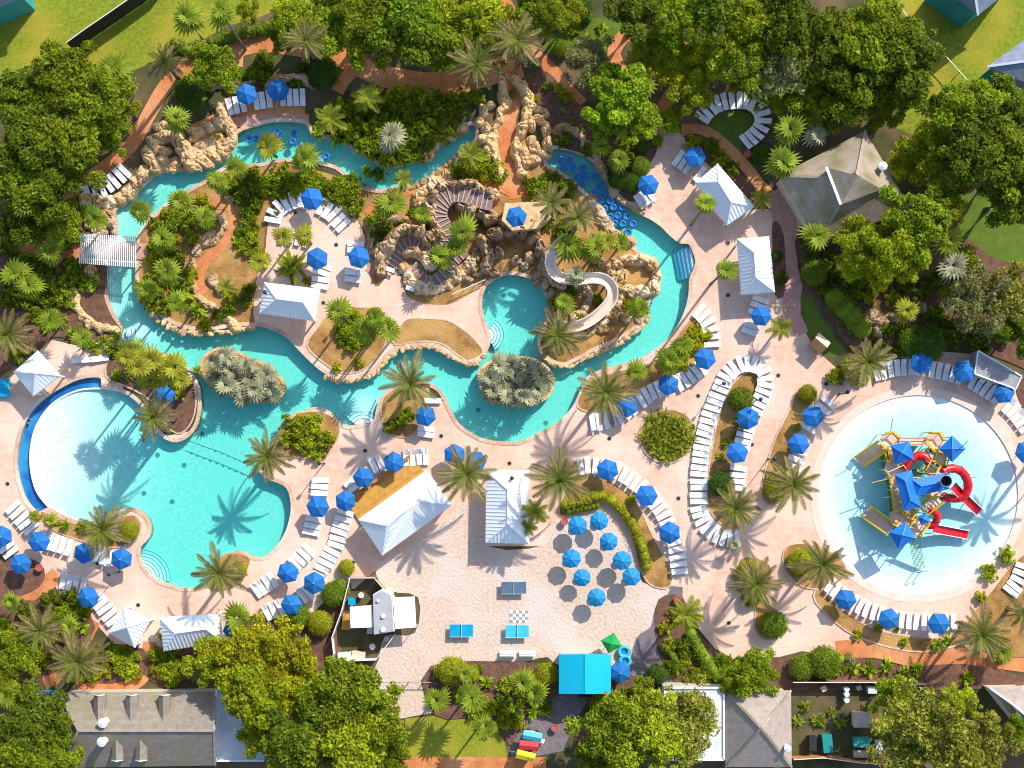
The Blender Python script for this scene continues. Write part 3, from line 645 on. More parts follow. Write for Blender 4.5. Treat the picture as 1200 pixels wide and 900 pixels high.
stair([(455,315),(463,303),(472,292),(486,284),(500,288),(512,292),(522,284),(521,270),(515,256),(518,242),(530,232),(545,232),(560,238),(577,242)], 2.0, .1, 2.6, 34, 'winding mauve stairs coiling up between rock walls')
stair([(478,318),(488,314),(492,322),(505,330),(520,322),(532,308),(545,296)], 1.3, .1, 1.2, 12, 'lower dark stair run curling below the main rock staircase')
rock_wall([(448,322),(444,308),(452,292),(466,276),(478,270),(492,274),(504,280),(512,283)], 'd', 1.3, 1.0, 1.1, 'thick outer rock wall of the lower stair coil', rise=(.5, 1.6))
rock_wall([(516,278),(510,268),(506,254),(506,240),(514,228),(526,222),(540,220),(556,222),(570,230),(580,232)], 'd', 1.3, 1.1, 1.1, 'outer rock wall of the upper stair coil', rise=(1.4, 2.4))
rock_wall([(536,246),(545,244),(556,250),(568,254),(580,262)], 'd', 1.2, 1.1, 1.1, 'inner rock wall of the upper stair coil', rise=(1.6, 2.2))
rock_wall([(474,298),(482,294),(492,298),(500,306),(508,312)], 'g', 1.0, .9, 1.0, 'inner rock wall of the lower stair coil', rise=(.7, 1.0))
rock_wall([(470,312),(478,318),(480,328),(490,336),(506,338),(520,334),(534,322),(546,312),(556,304),(564,294)], 'g', 1.3, 1.0, 1.1, 'long golden rock wall round the foot of the staircase')
rock_wall([(436,300),(434,284),(440,268),(450,260),(464,258),(480,258)], 'd', .9, .8, 1.0, 'brown rock edging at the far left of the staircase mound')
rock_wall([(490,240),(492,230),(502,222),(514,214),(528,206),(540,196),(552,186)], 'g', 1.4, 1.0, 1.2, 'golden rock ledge between the staircase and upper river')
# slide tower mound and cave above the plunge pool
boulders((590, 290), [(566,286,14,18,2.6,20),(572,300,14,16,2.4,0),(580,276,16,14,3.0,10),(570,312,14,14,1.8,20),(562,300,10,14,1.6,0),(596,270,16,12,3.2,0),(612,272,14,12,3.2,20),(626,276,12,16,3.0,-20),(633,292,10,18,2.6,-15),(637,310,9,18,2.2,-20),(630,326,9,14,1.6,-35),
   (622,302,10,12,1.2,0),(604,306,10,9,.8,0),(615,310,9,9,.8,20),(590,262,14,10,3.0,0),(624,262,12,10,3.0,20),(640,330,8,16,1.4,-20),(646,346,8,16,1.2,-10),(648,362,8,14,.8,0),(580,320,12,8,.9,-10),(558,318,12,12,1.0,30),(548,328,12,8,.8,-20),(584,296,9,12,2.0,0)], 'd', 'dark grotto boulders rising over the plunge pool')
boulders((745, 322), [(708,312,14,10,1.3,20),(722,310,16,10,1.4,-15),(736,305,16,10,1.3,-10),(750,305,18,10,1.4,0),(764,310,14,12,1.3,-30),(769,322,9,14,.8,0),(766,338,12,14,1.2,20),(752,342,18,11,1.3,-10),(736,340,16,10,1.1,-10),(722,338,14,10,1.0,10),(728,324,12,14,.9,0),(745,346,16,9,.9,0),(716,322,9,12,1.0,0),(700,304,10,9,1.0,0)], 'g', 'rock headland with a golden basin jutting into the river')
boulders((738, 366), [(722,360,10,12,.9,30),(734,372,12,9,.9,20),(716,372,14,9,.8,-30),(745,356,9,9,.6,0),(748,372,10,12,.6,0),(705,384,14,9,.7,-25)], 'g', 'loose grey rocks below the bend of the white slide')
rock_wall([(664,318),(684,336),(690,350),(684,364),(670,374)], 'd', .9, .9, 1.0, 'brown rocks lining the inside of the white slide')
rock_wall([(700,318),(722,328),(728,346),(722,362),(704,378),(686,390),(664,394)], 'g', .8, .7, 1.0, 'golden rocks lining the outside of the white slide')
rock_wall([(640,300),(638,316),(648,330),(660,336)], 'd', .9, 1.2, 1.0, 'dark rocks under the first bend of the white slide', rise=(1.5, 1.0))
rock_wall([(634,416),(645,425),(660,431),(677,425),(695,415),(715,407),(735,396),(752,382),(761,368)], 'p', .8, .4, 1.0, 'pale edging stones on the river side of the slide island', jit=.15)
rock_wall([(690,232),(700,246),(708,262),(722,277),(740,286)], 'g', .9, .7, 1.1, 'rough tan river edge opposite the tube jam')
rock_wall([(380,440),(400,447),(425,444),(442,436),(455,420),(470,410),(490,407),(510,408),(525,416),(540,425),(556,425),(568,416)], 'p', .7, .35, .95, 'pale edging stones along the inner lagoon shore', jit=.12)
rock_wall([(498,186),(510,172),(526,160),(545,150)], 'g', .9, .7, 1.0, 'tan rock edging along the inner side of the upper river')
rock_wall([(455,222),(475,221),(492,215),(510,204),(526,192),(540,180)], 'g', .8, .5, 1.0, 'rock rim on the lower bank of the upper river')
boulders((985, 375), [(1020,372,16,14,1.0,30),(1034,378,14,12,.9,0),(1028,390,10,14,.8,10),(1045,372,16,10,.9,-20),(1060,368,18,10,1.0,-20),(1078,360,14,10,.9,-30)], 'd', 'brown rocks in the bed beside the long clipped oval')

# ================================================================== BUILDINGS
def facet(pts, m, parent, name, seam=None, spacing=.42, th=.07, smat=None):
    p0, p1 = pts[0], pts[1]; u = (p1 - p0).normalized(); n = u.cross(pts[-1] - p0).normalized()
    if n.z < 0: n = -n
    v = n.cross(u)
    if v.dot(pts[-1] - p0) < 0: v = -v
    k = len(pts); vs = [p for p in pts] + [p - n * th for p in pts]
    fs = [tuple(range(k)), tuple(range(2 * k - 1, k - 1, -1))] + [(i, k + i, k + (i + 1) % k, (i + 1) % k) for i in range(k)]
    nn = (pts[1] - pts[0]).cross(pts[2] - pts[0])
    if nn.z < 0: fs = [f[::-1] for f in fs]
    o_ = MB().add(vs, fs).build(name, m, parent)
    if seam:
        q = [((p - p0).dot(u), (p - p0).dot(v)) for p in pts]; U = max(a for a, b in q); U0 = min(a for a, b in q)
        mb = MB(); s = U0 + spacing * .5
        while s < U:
            hits = []
            for i in range(k):
                a, b = q[i], q[(i + 1) % k]
                if (a[0] - s) * (b[0] - s) < 0: hits.append(a[1] + (b[1] - a[1]) * (s - a[0]) / (b[0] - a[0]))
            if len(hits) >= 2 and max(hits) - min(hits) > .1:
                A = p0 + u * s + v * (min(hits) - .03) + n * .025; B = p0 + u * s + v * (max(hits) - .03) + n * .025
                mb.bar(A, B, seam, .05, n)
            s += spacing
        if mb.v: mb.build('seam_rib', smat or m_seam, o_, kind='stuff')
    return o_
def hip(t, o_, cs, rs, m, seam=None, cap=None, name='roof_face', capw=.12, spacing=.42):
    c = [p - o_ for p in cs]; r = [p - o_ for p in rs]
    same = (r[0] - r[1]).length < .05
    F = [[c[0], c[1], r[1], r[0]], [c[1], c[2], r[1]], [c[2], c[3], r[0], r[1]], [c[3], c[0], r[0]]]
    if same: F[0] = [c[0], c[1], r[0]]; F[2] = [c[2], c[3], r[0]]
    for f in F: facet(f, m, t, name, seam, spacing)
    if cap:
        mb = MB(); up = Vector((0, 0, .05))
        for a, b in ((c[0], r[0]), (c[3], r[0]), (c[1], r[1]), (c[2], r[1])) + (() if same else ((r[0], r[1]),)): mb.bar(a + up, b + up, capw, .08)
        mb.build('ridge_cap', cap, t)
def pavilion(corners, ridge, label, he=2.7, hr=4.2, posts=True, cat='cabana'):
    cs = [W(x, y, he) for x, y in corners]; rs = [W(x, y, hr) for x, y in ridge]
    o_ = sum(cs, Vector()) / 4; o_.z = 0; t = thing('cabana', o_)
    hip(t, o_, cs, rs, m_roofw, .05, m_white)
    mb = MB()
    for i in range(4): mb.bar(cs[i] - o_ - Vector((0, 0, .17)), cs[(i + 1) % 4] - o_ - Vector((0, 0, .17)), .06, .18)
    mb.build('fascia', m_white, t)
    ctr = sum(cs, Vector()) / 4
    if posts:
        for c in cs:
            p = c.lerp(ctr, .12) - o_; MB().box((p.x, p.y, (he - .1) / 2), (.18, .18, he - .1)).build('post', m_white, t)
    tag(t, label, cat, 'white metal roofed cabanas'); return t
pavilion([(310,331),(375,339),(369,376),(304,367)], [(324,350),(355,354)], 'white hip roofed cabana at the foot of the round inner patio')
pavilion([(841,192),(884,242),(852,264),(815,214)], [(842,213),(857,237)], 'angled white cabana beside the upper river deck')
pavilion([(901,277),(908,342),(869,345),(864,280)], [(884,296),(886,325)], 'upright white cabana left of the rose path')
pavilion([(44,411),(70,440),(39,464),(16,436)], [(41,437),(41,437)], 'small pyramid cabana at the far left edge')
pavilion([(145,711),(176,727),(158,759),(127,742)], [(149,735),(149,735)], 'pyramid white cabana at the end of the lower left loungers')
pavilion([(187,724),(257,719),(261,752),(192,763)], [(205,742),(241,737)], 'wide white cabana beside the bright yellow tree')
pavilion([(500,551),(529,592),(448,651),(420,609)][::-1], [(453,616),(492,587)][::1], 'large tilted white roof over the beach bar', 2.9, 4.6, cat='bar pavilion')
pavilion([(620,551),(620,637),(569,636),(570,551)], [(595,574),(595,614)], 'long upright white roof at the edge of the sand', 2.9, 4.4, cat='bar pavilion')
# ridge vent on the bar roof
t = thing('bar_deck', (*G(455, 582), 0)); tag(t, 'ochre timber bar deck tucked against the tilted white roof', 'deck', 'timber decks')
A = Vector((*G(417, 605), 0)); B = Vector((*G(495, 549), 0)); o_ = Vector((*G(455, 582), 0)); d_ = (B - A).normalized(); nr = Vector((-d_.y, d_.x, 0)); L_ = (B - A).length
for i in range(12):
    p = A + d_ * L_ / 2 + nr * (-1.2 + .3 * i) - o_; MB().box((p.x, p.y, .30), (L_ - .03 * i, .29, .1), math.atan2(d_.y, d_.x)).build('plank', m_ochre, t)
for i in range(5):
    p = A + d_ * (1 + 1.9 * i) + nr * 2.0 - o_; MB().box((p.x, p.y, .85), (1.5, .35, .08), math.atan2(d_.y, d_.x)).box((p.x, p.y, .55), (1.2, .1, .6), math.atan2(d_.y, d_.x)).build('counter', m_wood, t)

def roof_house(name, corners, ridge, he, hr, m, wallm, label, cap=None, over=.35, cat='building', gable=False, spacing=.42, seam=None):
    cs = [W(x, y, he) for x, y in corners]; rs = [W(x, y, hr) for x, y in ridge]
    o_ = sum(cs, Vector()) / 4; o_.z = 0; t = thing(name, o_); ctr = sum(cs, Vector()) / 4
    hip(t, o_, cs, rs, m, seam, cap, capw=.28)
    w = [c + (ctr - c).normalized() * over * 1.4 - o_ for c in cs]
    MB().prism([(p.x, p.y) for p in w], 0, he - .12).build('wall', wallm, t)
    tag(t, label, cat, 'buildings round the pools'); return t, o_
# lodge, upper right: hip roof with a cross gable towards the pools
lodge, lo = roof_house('lodge', [(1014,153),(1068,246),(958,284),(912,206)], [(1003,209),(1003,209)], 4.0, 8.6, m_shing2, m_cream, 'brown hip roofed lodge among the trees at upper right', m_shing)
gA, gB, gC, gD = W(968, 196, 7.3) - lo, W(1006, 206, 8.95) - lo, W(985, 240, 7.6) - lo, W(1033, 222, 7.1) - lo
facet([gC, gA, gB], m_shing3, lodge, 'roof_face', th=1.3); facet([gC, gB, gD], m_shing2, lodge, 'roof_face', th=1.2)  # southwest gable face takes darker shingles, so its shade is in the colour
MB().bar(gA + Vector((0, 0, .12)), gC + Vector((0, 0, .12)), .30, .10).build('valley_flashing', m_white, lodge)
p = W(1033, 196, 5.6) - lo; MB().cyl(p.x, p.y, 5.0, 6.3, .35, .35).cyl(p.x, p.y, 6.3, 6.5, .5, .1).build('roof_vent', m_white, lodge)
# lower left: long grey roof with dormers and two vent drums
house, ho = roof_house('dormer_house', [(70,812),(252,810),(252,897),(70,900)], [(92,856),(251,856)], 3.6, 6.4, m_shing3, m_cream, 'long grey roofed house with dormers at lower left', m_shing)
for x, y, s in ((117,828,1),(155,828,1),(193,828,1),(138,876,-1),(166,876,-1)):
    c = W(x, y, 5.0) - ho; w = .62; y0, y1 = c.y + s * 1.35, c.y - s * 1.5; dm = MB()
    z1 = 5.75
    dm.add([(c.x - w, y0, 4.4), (c.x + w, y0, 4.4), (c.x + w, y0, 5.2), (c.x, y0, z1), (c.x - w, y0, 5.2), (c.x - w, y1, 5.2), (c.x + w, y1, 5.2), (c.x, y1, z1)],
           [(0, 1, 2, 3, 4), (2, 6, 7, 3), (4, 3, 7, 5), (0, 4, 5), (1, 6, 2)])
    d = dm.build('dormer', m_shing3, house)
    MB().bar((c.x - w, y0 + s * .04, 5.2), (c.x, y0 + s * .04, z1 + .03), .1, .14).bar((c.x, y0 + s * .04, z1 + .03), (c.x + w, y0 + s * .04, 5.2), .1, .14).build('dormer_trim', m_white, d)
for x, y, hb in ((121,847,5.9),(120,869,5.6)):
    c = W(x, y, 6.6) - ho; MB().cyl(c.x, c.y, hb - .6, 6.9, .42, .42, 16).cyl(c.x, c.y, 6.9, 7.1, .55, .12, 16).build('roof_vent', m_white, house)
t = thing('flat_roofed_wing', W(288, 850)); o_ = W(288, 850)
cs = [W(x, y, 3.8) - o_ for x, y in ((254,806),(322,806),(322,891),(254,891))]
MB().prism([(p.x, p.y) for p in cs], 0, 3.8).build('wall', m_cream, t); MB().prism([(p.x * .98, p.y * .98) for p in cs], 3.8, 3.86).build('roof_membrane', m_flat, t)
mb = MB()
for i in range(4): mb.bar(cs[i] + Vector((0, 0, .1)), cs[(i + 1) % 4] + Vector((0, 0, .1)), .22, .3)
mb.build('parapet', m_white, t); tag(t, 'white flat roofed wing half hidden under the bright yellow tree', 'building', 'buildings round the pools')
# bottom right pyramid roof and its flat white wing
corner, co = roof_house('corner_building', [(850,809),(927,809),(928,899),(850,899)], [(892,853),(892,853)], 4.0, 7.2, m_shing, m_cream, 'taupe pyramid roofed building at the bottom right of centre', m_shing2)
p = W(922, 876, 5.4) - co; MB().cyl(p.x, p.y, 4.4, 5.9, .3, .3).cyl(p.x, p.y, 5.9, 6.05, .42, .1).build('roof_vent', m_white, corner)
t = thing('flat_roofed_wing', W(815, 850)); o_ = W(815, 850)
cs = [W(x, y, 4.0) - o_ for x, y in ((779,806),(848,806),(848,890),(779,890))]
MB().prism([(p.x, p.y) for p in cs], 0, 4.0).build('wall', m_cream, t); MB().prism([(p.x * .97, p.y * .97) for p in cs], 4.0, 4.06).build('roof_membrane', m_flat, t)
mb = MB()
for i in range(4): mb.bar(cs[i] + Vector((0, 0, .1)), cs[(i + 1) % 4] + Vector((0, 0, .1)), .22, .3)
mb.build('parapet', m_white, t); tag(t, 'flat white roofed wing behind an airy tree beside the pyramid roof', 'building', 'buildings round the pools')
roof_house('house', [(1160,806),(1200,803),(1262,866),(1222,884)], [(1188,826),(1228,860)], 3.6, 5.6, m_shing, m_cream, 'taupe roofed house at the lower right edge', m_flat)
roof_house('house', [(1160,-40),(1199,-24),(1146,18),(1096,-20)], [(1150,-22),(1142,-8)], 6.0, 8.4, m_bluroof, m_teal, 'slate blue roofed house at the top right edge', m_white)
roof_house('house', [(1215,36),(1290,98),(1232,146),(1157,78)], [(1214,70),(1238,112)], 6.0, 8.6, m_bluroof, m_teal, 'slate blue roofed house with teal walls at the right edge', m_white)
roof_house('house', [(-40,-50),(26,-26),(28,-4),(-40,24)], [(-20,-15),(0,-12)], 5.0, 6.5, m_bluroof, m_teal, 'pale blue roofed house cut by the upper left corner', m_white)
# turquoise roofed hut: gable with fine ribs
o_ = W(685, 790); t = thing('turquoise_hut', o_); a, b, c, d = [W(x, y, 3.2) - o_ for x, y in ((655,767),(716,767),(716,813),(655,813))]
r0, r1 = W(685.5, 766.6, 4.4) - o_, W(685.5, 813.4, 4.4) - o_
facet([d, a, r0, r1], m_turq, t, 'roof_face'); facet([b, c, r1, r0], m_turq, t, 'roof_face')
MB().bar(r0 + Vector((0, 0, .05)), r1 + Vector((0, 0, .03)), .10, .05).build('ridge_cap', m_turq, t)
MB().prism([(a.x * .93, a.y * .9), (b.x * .93, b.y * .9), (c.x * .93, c.y * .9), (d.x * .93, d.y * .9)], 0, 3.0).build('wall', mat('pale_blue_wall', (.30, .48, .58), None, 1, .7), t)
MB().box((0, -2.27, 1.1), (1.6, .06, 2.2)).build('door', m_dark, t); tag(t, 'turquoise gable roofed hut at the bottom of the sand', 'hut')
# white service kiosk with awnings on the sand
o_ = W(448, 718); t = thing('service_kiosk', o_); tag(t, 'grey flat roofed food kiosk with white awnings on both sides', 'kiosk')
q = [W(x, y, 2.9) - o_ for x, y in ((437,697),(447,691),(459,697),(462,740),(438,744))]
MB().prism([(p.x, p.y) for p in q], 0, 2.9).build('body', m_white, t); MB().prism([(p.x * .97, p.y * .97) for p in q], 2.9, 3.0).build('roof_membrane', mat('grey_membrane', (.42, .42, .44), (.34, .34, .36), 1.2, .8, .1, detail=8), t)
for x, y, s in ((449,722,.3),(449,738,.35),(443,704,.2)):
    p = W(x, y, 3) - o_; MB().cyl(p.x, p.y, 3.0, 3.25, s, s * .8).build('roof_vent', m_flat, t)
for cn in (((410,711),(436,709),(437,735),(411,736)), ((461,700),(486,699),(488,735),(463,737))):
    q = [W(x, y, 2.5) - o_ for x, y in cn]; MB().prism([(p.x, p.y) for p in q], 2.5, 2.62).build('awning', m_white, t)
    for p in q: MB().cyl(p.x * .98, p.y * .98, 0, 2.5, .04).build('awning_post', m_white, t)
# grey shed with a white rail by the right edge
o_ = W(1168, 432); t = thing('flat_shed', o_); q = [W(x, y, 2.4) - o_ for x, y in ((1146,411),(1197,441),(1190,456),(1142,438))]
MB().prism([(p.x, p.y) for p in q], 0, 2.4).build('body', mat('weathered_grey', (.36, .35, .36), (.27, .26, .27), 1.2, .9, .2, detail=9), t); mb = MB()
for i in range(4): mb.bar(q[i] + Vector((0, 0, .06)), q[(i + 1) % 4] + Vector((0, 0, .06)), .16, .16)
mb.build('roof_rim', m_white, t); tag(t, 'grey flat roofed shed with white rim at the right edge', 'shed')
# pergola over the river bridge
o_ = W(127, 293); t = thing('pergola_bridge', o_); tag(t, 'white slatted pergola roof over the river footbridge', 'pergola')
HP = 3.0; a, b, c, d = [W(x, y, HP) - o_ for x, y in ((94,276),(160,280),(160,311),(92,306))]
for i in range(29):
    s = (i + .5) / 29; p, q = a.lerp(b, s), d.lerp(c, s); e = (p - q).normalized() * .25
    MB().bar(p + e, q - e, .10, .14).build('slat', m_white, t)
for s in (.12, .88):
    MB().bar(a.lerp(d, s) - Vector((0, 0, .18)), b.lerp(c, s) - Vector((0, 0, .18)), .14, .2).build('beam', m_white, t)
    for u in (.04, .34, .66, .96):
        p = a.lerp(d, s).lerp(b.lerp(c, s), u); MB().box((p.x, p.y, (HP - .25) / 2 + .1), (.14, .14, HP - .25)).build('post', m_white, t)
for i in range(22):
    s = (i + .5) / 22; p = Vector((*G(112 + 62 * s, 293 + 2 * s), .16)) - o_; MB().box(p, (.27, 1.9, .1)).build('deck_plank', m_pink, t)
# wooden sign kiosk near the right deck, small shed objects
t = thing('wooden_stand', W(957, 404), math.radians(-40)); tag(t, 'brown wooden towel stand with pitched roof beside the lower path', 'stand')
MB().box((0, 0, .9), (1.5, 1.1, 1.8)).build('body', m_wood, t)
facet([Vector((-.9, -.9, 1.7)), Vector((.9, -.9, 1.7)), Vector((.9, .05, 2.3)), Vector((-.9, .05, 2.3))], m_wood, t, 'roof_face'); facet([Vector((.9, .9, 1.7)), Vector((-.9, .9, 1.7)), Vector((-.9, .05, 2.3)), Vector((.9, .05, 2.3))], m_tan, t, 'roof_face')

# fences
def fence(pts, h, m, label, step=2.4, rail=True, panel=True, pm=None):
    P_ = [Vector((*G(*p), 0)) for p in pts]; t = thing('fence', P_[0]); o_ = P_[0]
    n = max(1, int(plen(P_) / step)); R_ = resample(P_, n)
    for i, (p, d) in enumerate(R_):
        p = p - o_; MB().box((p.x, p.y, h / 2), (.1, .1, h), math.atan2(d.y, d.x)).build('post', pm or m, t)
        if panel: MB().box((p.x, p.y, h / 2), (plen(P_) / n, .05, h * .94), math.atan2(d.y, d.x)).build('panel', m, t)
    if rail:
        mb = MB()
        for i in range(len(P_) - 1): mb.bar(P_[i] - o_ + Vector((0, 0, h)), P_[i + 1] - o_ + Vector((0, 0, h)), .08, .08)
        mb.build('top_rail', m_white if pm is None else pm, t)
    tag(t, label, 'fence', 'fences'); return t
m_screen = mat('dark_screen', (.035, .035, .02), None, 1, .9)
fence([(88,60),(110,44),(135,27),(168,4),(200,-20)], 3.2, m_screen, 'tall dark screen fence crossing the upper left lawn', 2.6)
fence([(1030,-12),(1062,28),(1090,56),(1128,98)], 1.6, mat('pale_fence', (.5, .5, .45), None, 1, .8), 'pale low fence crossing the upper right lawn', 2.4, panel=False)
fence([(412,676),(402,715),(391,745),(394,773),(442,771)], 1.7, m_flat, 'white fence round the cluttered yard behind the service kiosk', 1.8)
fence([(412,676),(440,676),(452,690)], 1.6, m_wood, 'brown fence closing the top of the kiosk yard', 1.5)
fence([(442,771),(464,742)], 1.4, m_pole, 'short grey gate beside the service kiosk', 1.4)
fence([(437,798),(506,798)], 1.1, m_pole, 'thin rail fence along the lower edge of the sand', 1.6, panel=False, pm=m_pole)
fence([(506,799),(655,799)], 1.3, m_dark, 'dark fence behind the lower palm garden', 1.8, panel=False, pm=m_dark)
fence([(926,797),(1016,797),(1080,799)], 1.8, mat('rust_board', (.34, .17, .09), None, 2, .8), 'rust brown board fence above the cluttered service yard', 1.6)
fence([(926,886),(960,884),(1005,890),(1050,892)], 2.0, m_terra, 'terracotta wall with white coping below the cluttered service yard', 1.7)
# ================================================================== VEGETATION
def leaf_mesh(name, m, blobs, n, size, seed, aspect=.5, core=None, corem=None, up=.35, zmin=-.25):
    rs = np.random.RandomState(seed)
    B = np.array(blobs, float); w = (B[:, 3] ** 2); w /= w.sum(); idx = rs.choice(len(B), n, p=w)
    d = rs.normal(size=(n, 3)); d /= np.linalg.norm(d, axis=1)[:, None]; d[:, 2] = np.where(d[:, 2] < zmin, -d[:, 2], d[:, 2])
    rad = B[idx, 3] * (0.35 + .85 * rs.rand(n) ** .7)
    pos = B[idx, :3] + d * rad[:, None]
    nr = d * .55 + rs.normal(size=(n, 3)) * .5; nr[:, 2] += up; nr /= np.linalg.norm(nr, axis=1)[:, None]
    a = rs.normal(size=(n, 3)); a -= nr * (a * nr).sum(1)[:, None]; a /= np.linalg.norm(a, axis=1)[:, None]; b = np.cross(nr, a)
    L = size * (.45 + 1.15 * rs.rand(n) ** 1.4)[:, None]; Wd = L * aspect
    V = np.stack([pos - a * L * .5, pos + b * Wd * .5 + nr * L * .06, pos + a * L * .5 - nr * L * .1, pos - b * Wd * .5 + nr * L * .06], 1).reshape(-1, 3)
    F = np.arange(4 * n).reshape(-1, 4)
    verts = V.tolist(); faces = F.tolist(); mi = [0] * n
    if core:
        for c in core:
            bm = bmesh.new(); bmesh.ops.create_icosphere(bm, subdivisions=2, radius=1)
            o = len(verts); verts += [[v.co.x * c[3] + c[0], v.co.y * c[3] + c[1], v.co.z * c[4] + c[2]] for v in bm.verts]
            bm.verts.index_update(); faces += [[v.index + o for v in f.verts] for f in bm.faces]; bm.free()
    me = bpy.data.meshes.new(name); me.from_pydata(verts, [], faces); me.materials.append(m); me.update(); return me
def crown_blobs(seed, n, flat=.62, rmin=.10, rmax=.27):
    rs = random.Random(seed); out = [(0, 0, .05, .42)]; off = Vector((seed * 1.3, seed * .7, 0))
    for i in range(n):
        z = 1 - 1.15 * (i + .5) / n; a = i * 2.39996 + rs.uniform(-.5, .5); s = math.sqrt(max(0, 1 - z * z)); d = Vector((s * math.cos(a), s * math.sin(a), z))
        q = rs.uniform(.5, .9) * (1 + .75 * noise.noise(d * 1.5 + off))
        out.append((d.x * q, d.y * q, d.z * q * flat + rs.uniform(-.05, .05), rs.uniform(rmin, rmax)))
    return out
TREE = {}
for key, cols, nb, nl, sz in (('dark', 'dark', 46, 9500, .105), ('mid', 'mid', 44, 9500, .105), ('lime', 'lime', 46, 9500, .10), ('yellow', 'yellow', 50, 9500, .095), ('olive', 'olive', 40, 5200, .10), ('pale', 'pale', 42, 8000, .09), ('fresh', 'fresh', 34, 9000, .13)):
    TREE[key] = [leaf_mesh('crown', LEAF[cols], crown_blobs(s * 13 + nb, nb), nl, sz, s * 7 + nl, .48) for s in range(3)]
def trunk_mesh(seed, m):
    rs = random.Random(seed); mb = MB()
    mb.tube([(0, 0, 0), (.02, .01, .3), (.0, .03, .62)], [.055, .042, .03], 8)
    for i in range(6):
        a = i * 1.05 + rs.uniform(-.3, .3); z = rs.uniform(.42, .6); L = rs.uniform(.22, .38)
        mb.tube([(0, .02, z), (L * .5 * math.cos(a), L * .5 * math.sin(a), z + .14), (L * math.cos(a), L * math.sin(a), z + .30)], [.022, .016, .006], 6)
    return mb.mesh('trunk', m)
TRUNK = [trunk_mesh(i, m_bark) for i in range(3)]
TREELOOK = {'dark': 'broad dark green tree', 'mid': 'leafy mid green tree', 'lime': 'bright green leafy tree', 'yellow': 'yellow green feathery tree', 'olive': 'sparse olive tree', 'pale': 'pale speckled tree', 'fresh': 'fresh green plumed tree'}
def tree(x, y, r, h, key, name='tree'):
    """x, y: crown centre in the survey, r: crown radius (tenths of a metre), h: height of the crown centre"""
    p = W(x, y, h); t = thing(name, (p.x, p.y, 0)); R_ = r * .1 * (CAMH - h) / CAMH * 1.06
    link('trunk', RND.choice(TRUNK), t, None, (0, 0, RND.uniform(0, 6)), (h * .9, h * .9, h * 1.25))
    link('crown', RND.choice(TREE[key]), t, (0, 0, h - R_ * .15), (RND.uniform(-.1, .1), RND.uniform(-.1, .1), RND.uniform(0, 6.28)), (R_ * RND.uniform(.95, 1.08), R_ * RND.uniform(.95, 1.08), R_ * RND.uniform(.8, 1.0)))
    reg(t, TREELOOK[key], 'tree', 'trees round the resort', x, y)
for a in [(28,112,40,8,'dark'),(75,95,40,9,'mid'),(105,118,40,9,'mid'),(142,122,20,6,'lime'),(35,165,44,9,'dark'),(78,165,44,9,'mid'),(122,158,22,6,'mid'),(20,215,40,8,'mid'),(55,222,36,8,'dark'),(84,200,20,5,'lime'),(28,262,30,6,'dark'),(75,258,26,6,'mid'),
          (342,18,26,7,'lime'),(395,25,40,6,'mid'),(440,40,40,6,'mid'),(478,20,44,7,'dark'),(515,45,40,6,'mid'),(552,22,42,6,'lime'),(578,55,20,7,'mid'),(330,42,18,5,'dark'),(420,10,30,8,'mid'),
          (250,78,28,5,'mid'),(290,12,14,4,'lime'),
          (632,10,30,7,'mid'),(662,12,24,6,'lime'),(745,10,34,9,'dark'),(795,22,32,8,'mid'),(840,15,34,9,'dark'),(880,30,36,9,'lime'),(925,25,44,10,'dark'),(868,68,34,8,'mid'),(915,75,36,8,'pale'),(965,60,46,8,'dark'),(1015,40,44,9,'mid'),(1050,62,44,8,'dark'),(1010,95,44,6,'mid'),(1055,100,34,6,'dark'),(945,118,36,5,'mid'),(982,120,30,5,'dark'),(890,95,28,6,'mid'),(1035,130,22,3.5,'lime'),
          (690,68,28,5,'pale'),(728,112,38,7,'fresh'),(752,140,24,5,'fresh'),(710,138,22,5,'fresh'),(790,75,28,5,'yellow'),(825,70,30,5,'yellow'),(812,105,26,5,'lime'),(770,60,28,5,'lime'),(785,140,16,3,'lime'),
          (1135,132,38,9,'mid'),(1178,130,40,9,'dark'),(1150,175,46,10,'dark'),(1195,185,40,10,'mid'),(1090,178,34,6,'lime'),(1065,190,24,4,'yellow'),(1185,230,34,8,'dark'),(1120,205,26,7,'mid'),
          (1010,282,32,7,'lime'),(1050,292,38,8,'lime'),(1078,258,38,9,'fresh'),(1030,310,28,6,'yellow'),(1105,245,26,7,'lime'),(1000,310,20,5,'lime'),
          (1145,352,40,6,'pale'),(1185,345,34,6,'olive'),(1130,320,26,5,'mid'),(1200,385,30,5,'dark'),
          (245,775,26,6,'lime'),(285,770,38,7,'yellow'),(330,765,40,7,'yellow'),(298,815,42,8,'lime'),(345,810,34,7,'yellow'),(400,815,44,9,'mid'),(440,845,40,8,'mid'),(405,870,44,9,'lime'),(350,870,42,9,'dark'),(455,880,26,7,'mid'),(310,860,30,6,'lime'),
          (720,855,44,9,'mid'),(765,860,42,9,'lime'),(745,820,24,6,'mid'),(800,860,42,8,'olive'),(810,830,30,7,'olive'),(700,890,26,6,'mid'),
          (1075,845,44,8,'olive'),(1115,865,46,9,'olive'),(1150,880,38,8,'olive'),(1060,885,36,7,'olive'),(1125,825,22,5,'lime'),(1045,815,24,5,'mid'),
          (40,850,42,7,'dark'),(22,890,40,7,'mid'),(65,890,30,6,'mid'),(15,765,30,5,'mid'),(-5,800,30,5,'lime'),(885,790,26,5,'mid'),(862,800,20,4,'lime'),(1190,855,18,5,'mid')]:
    tree(*a)

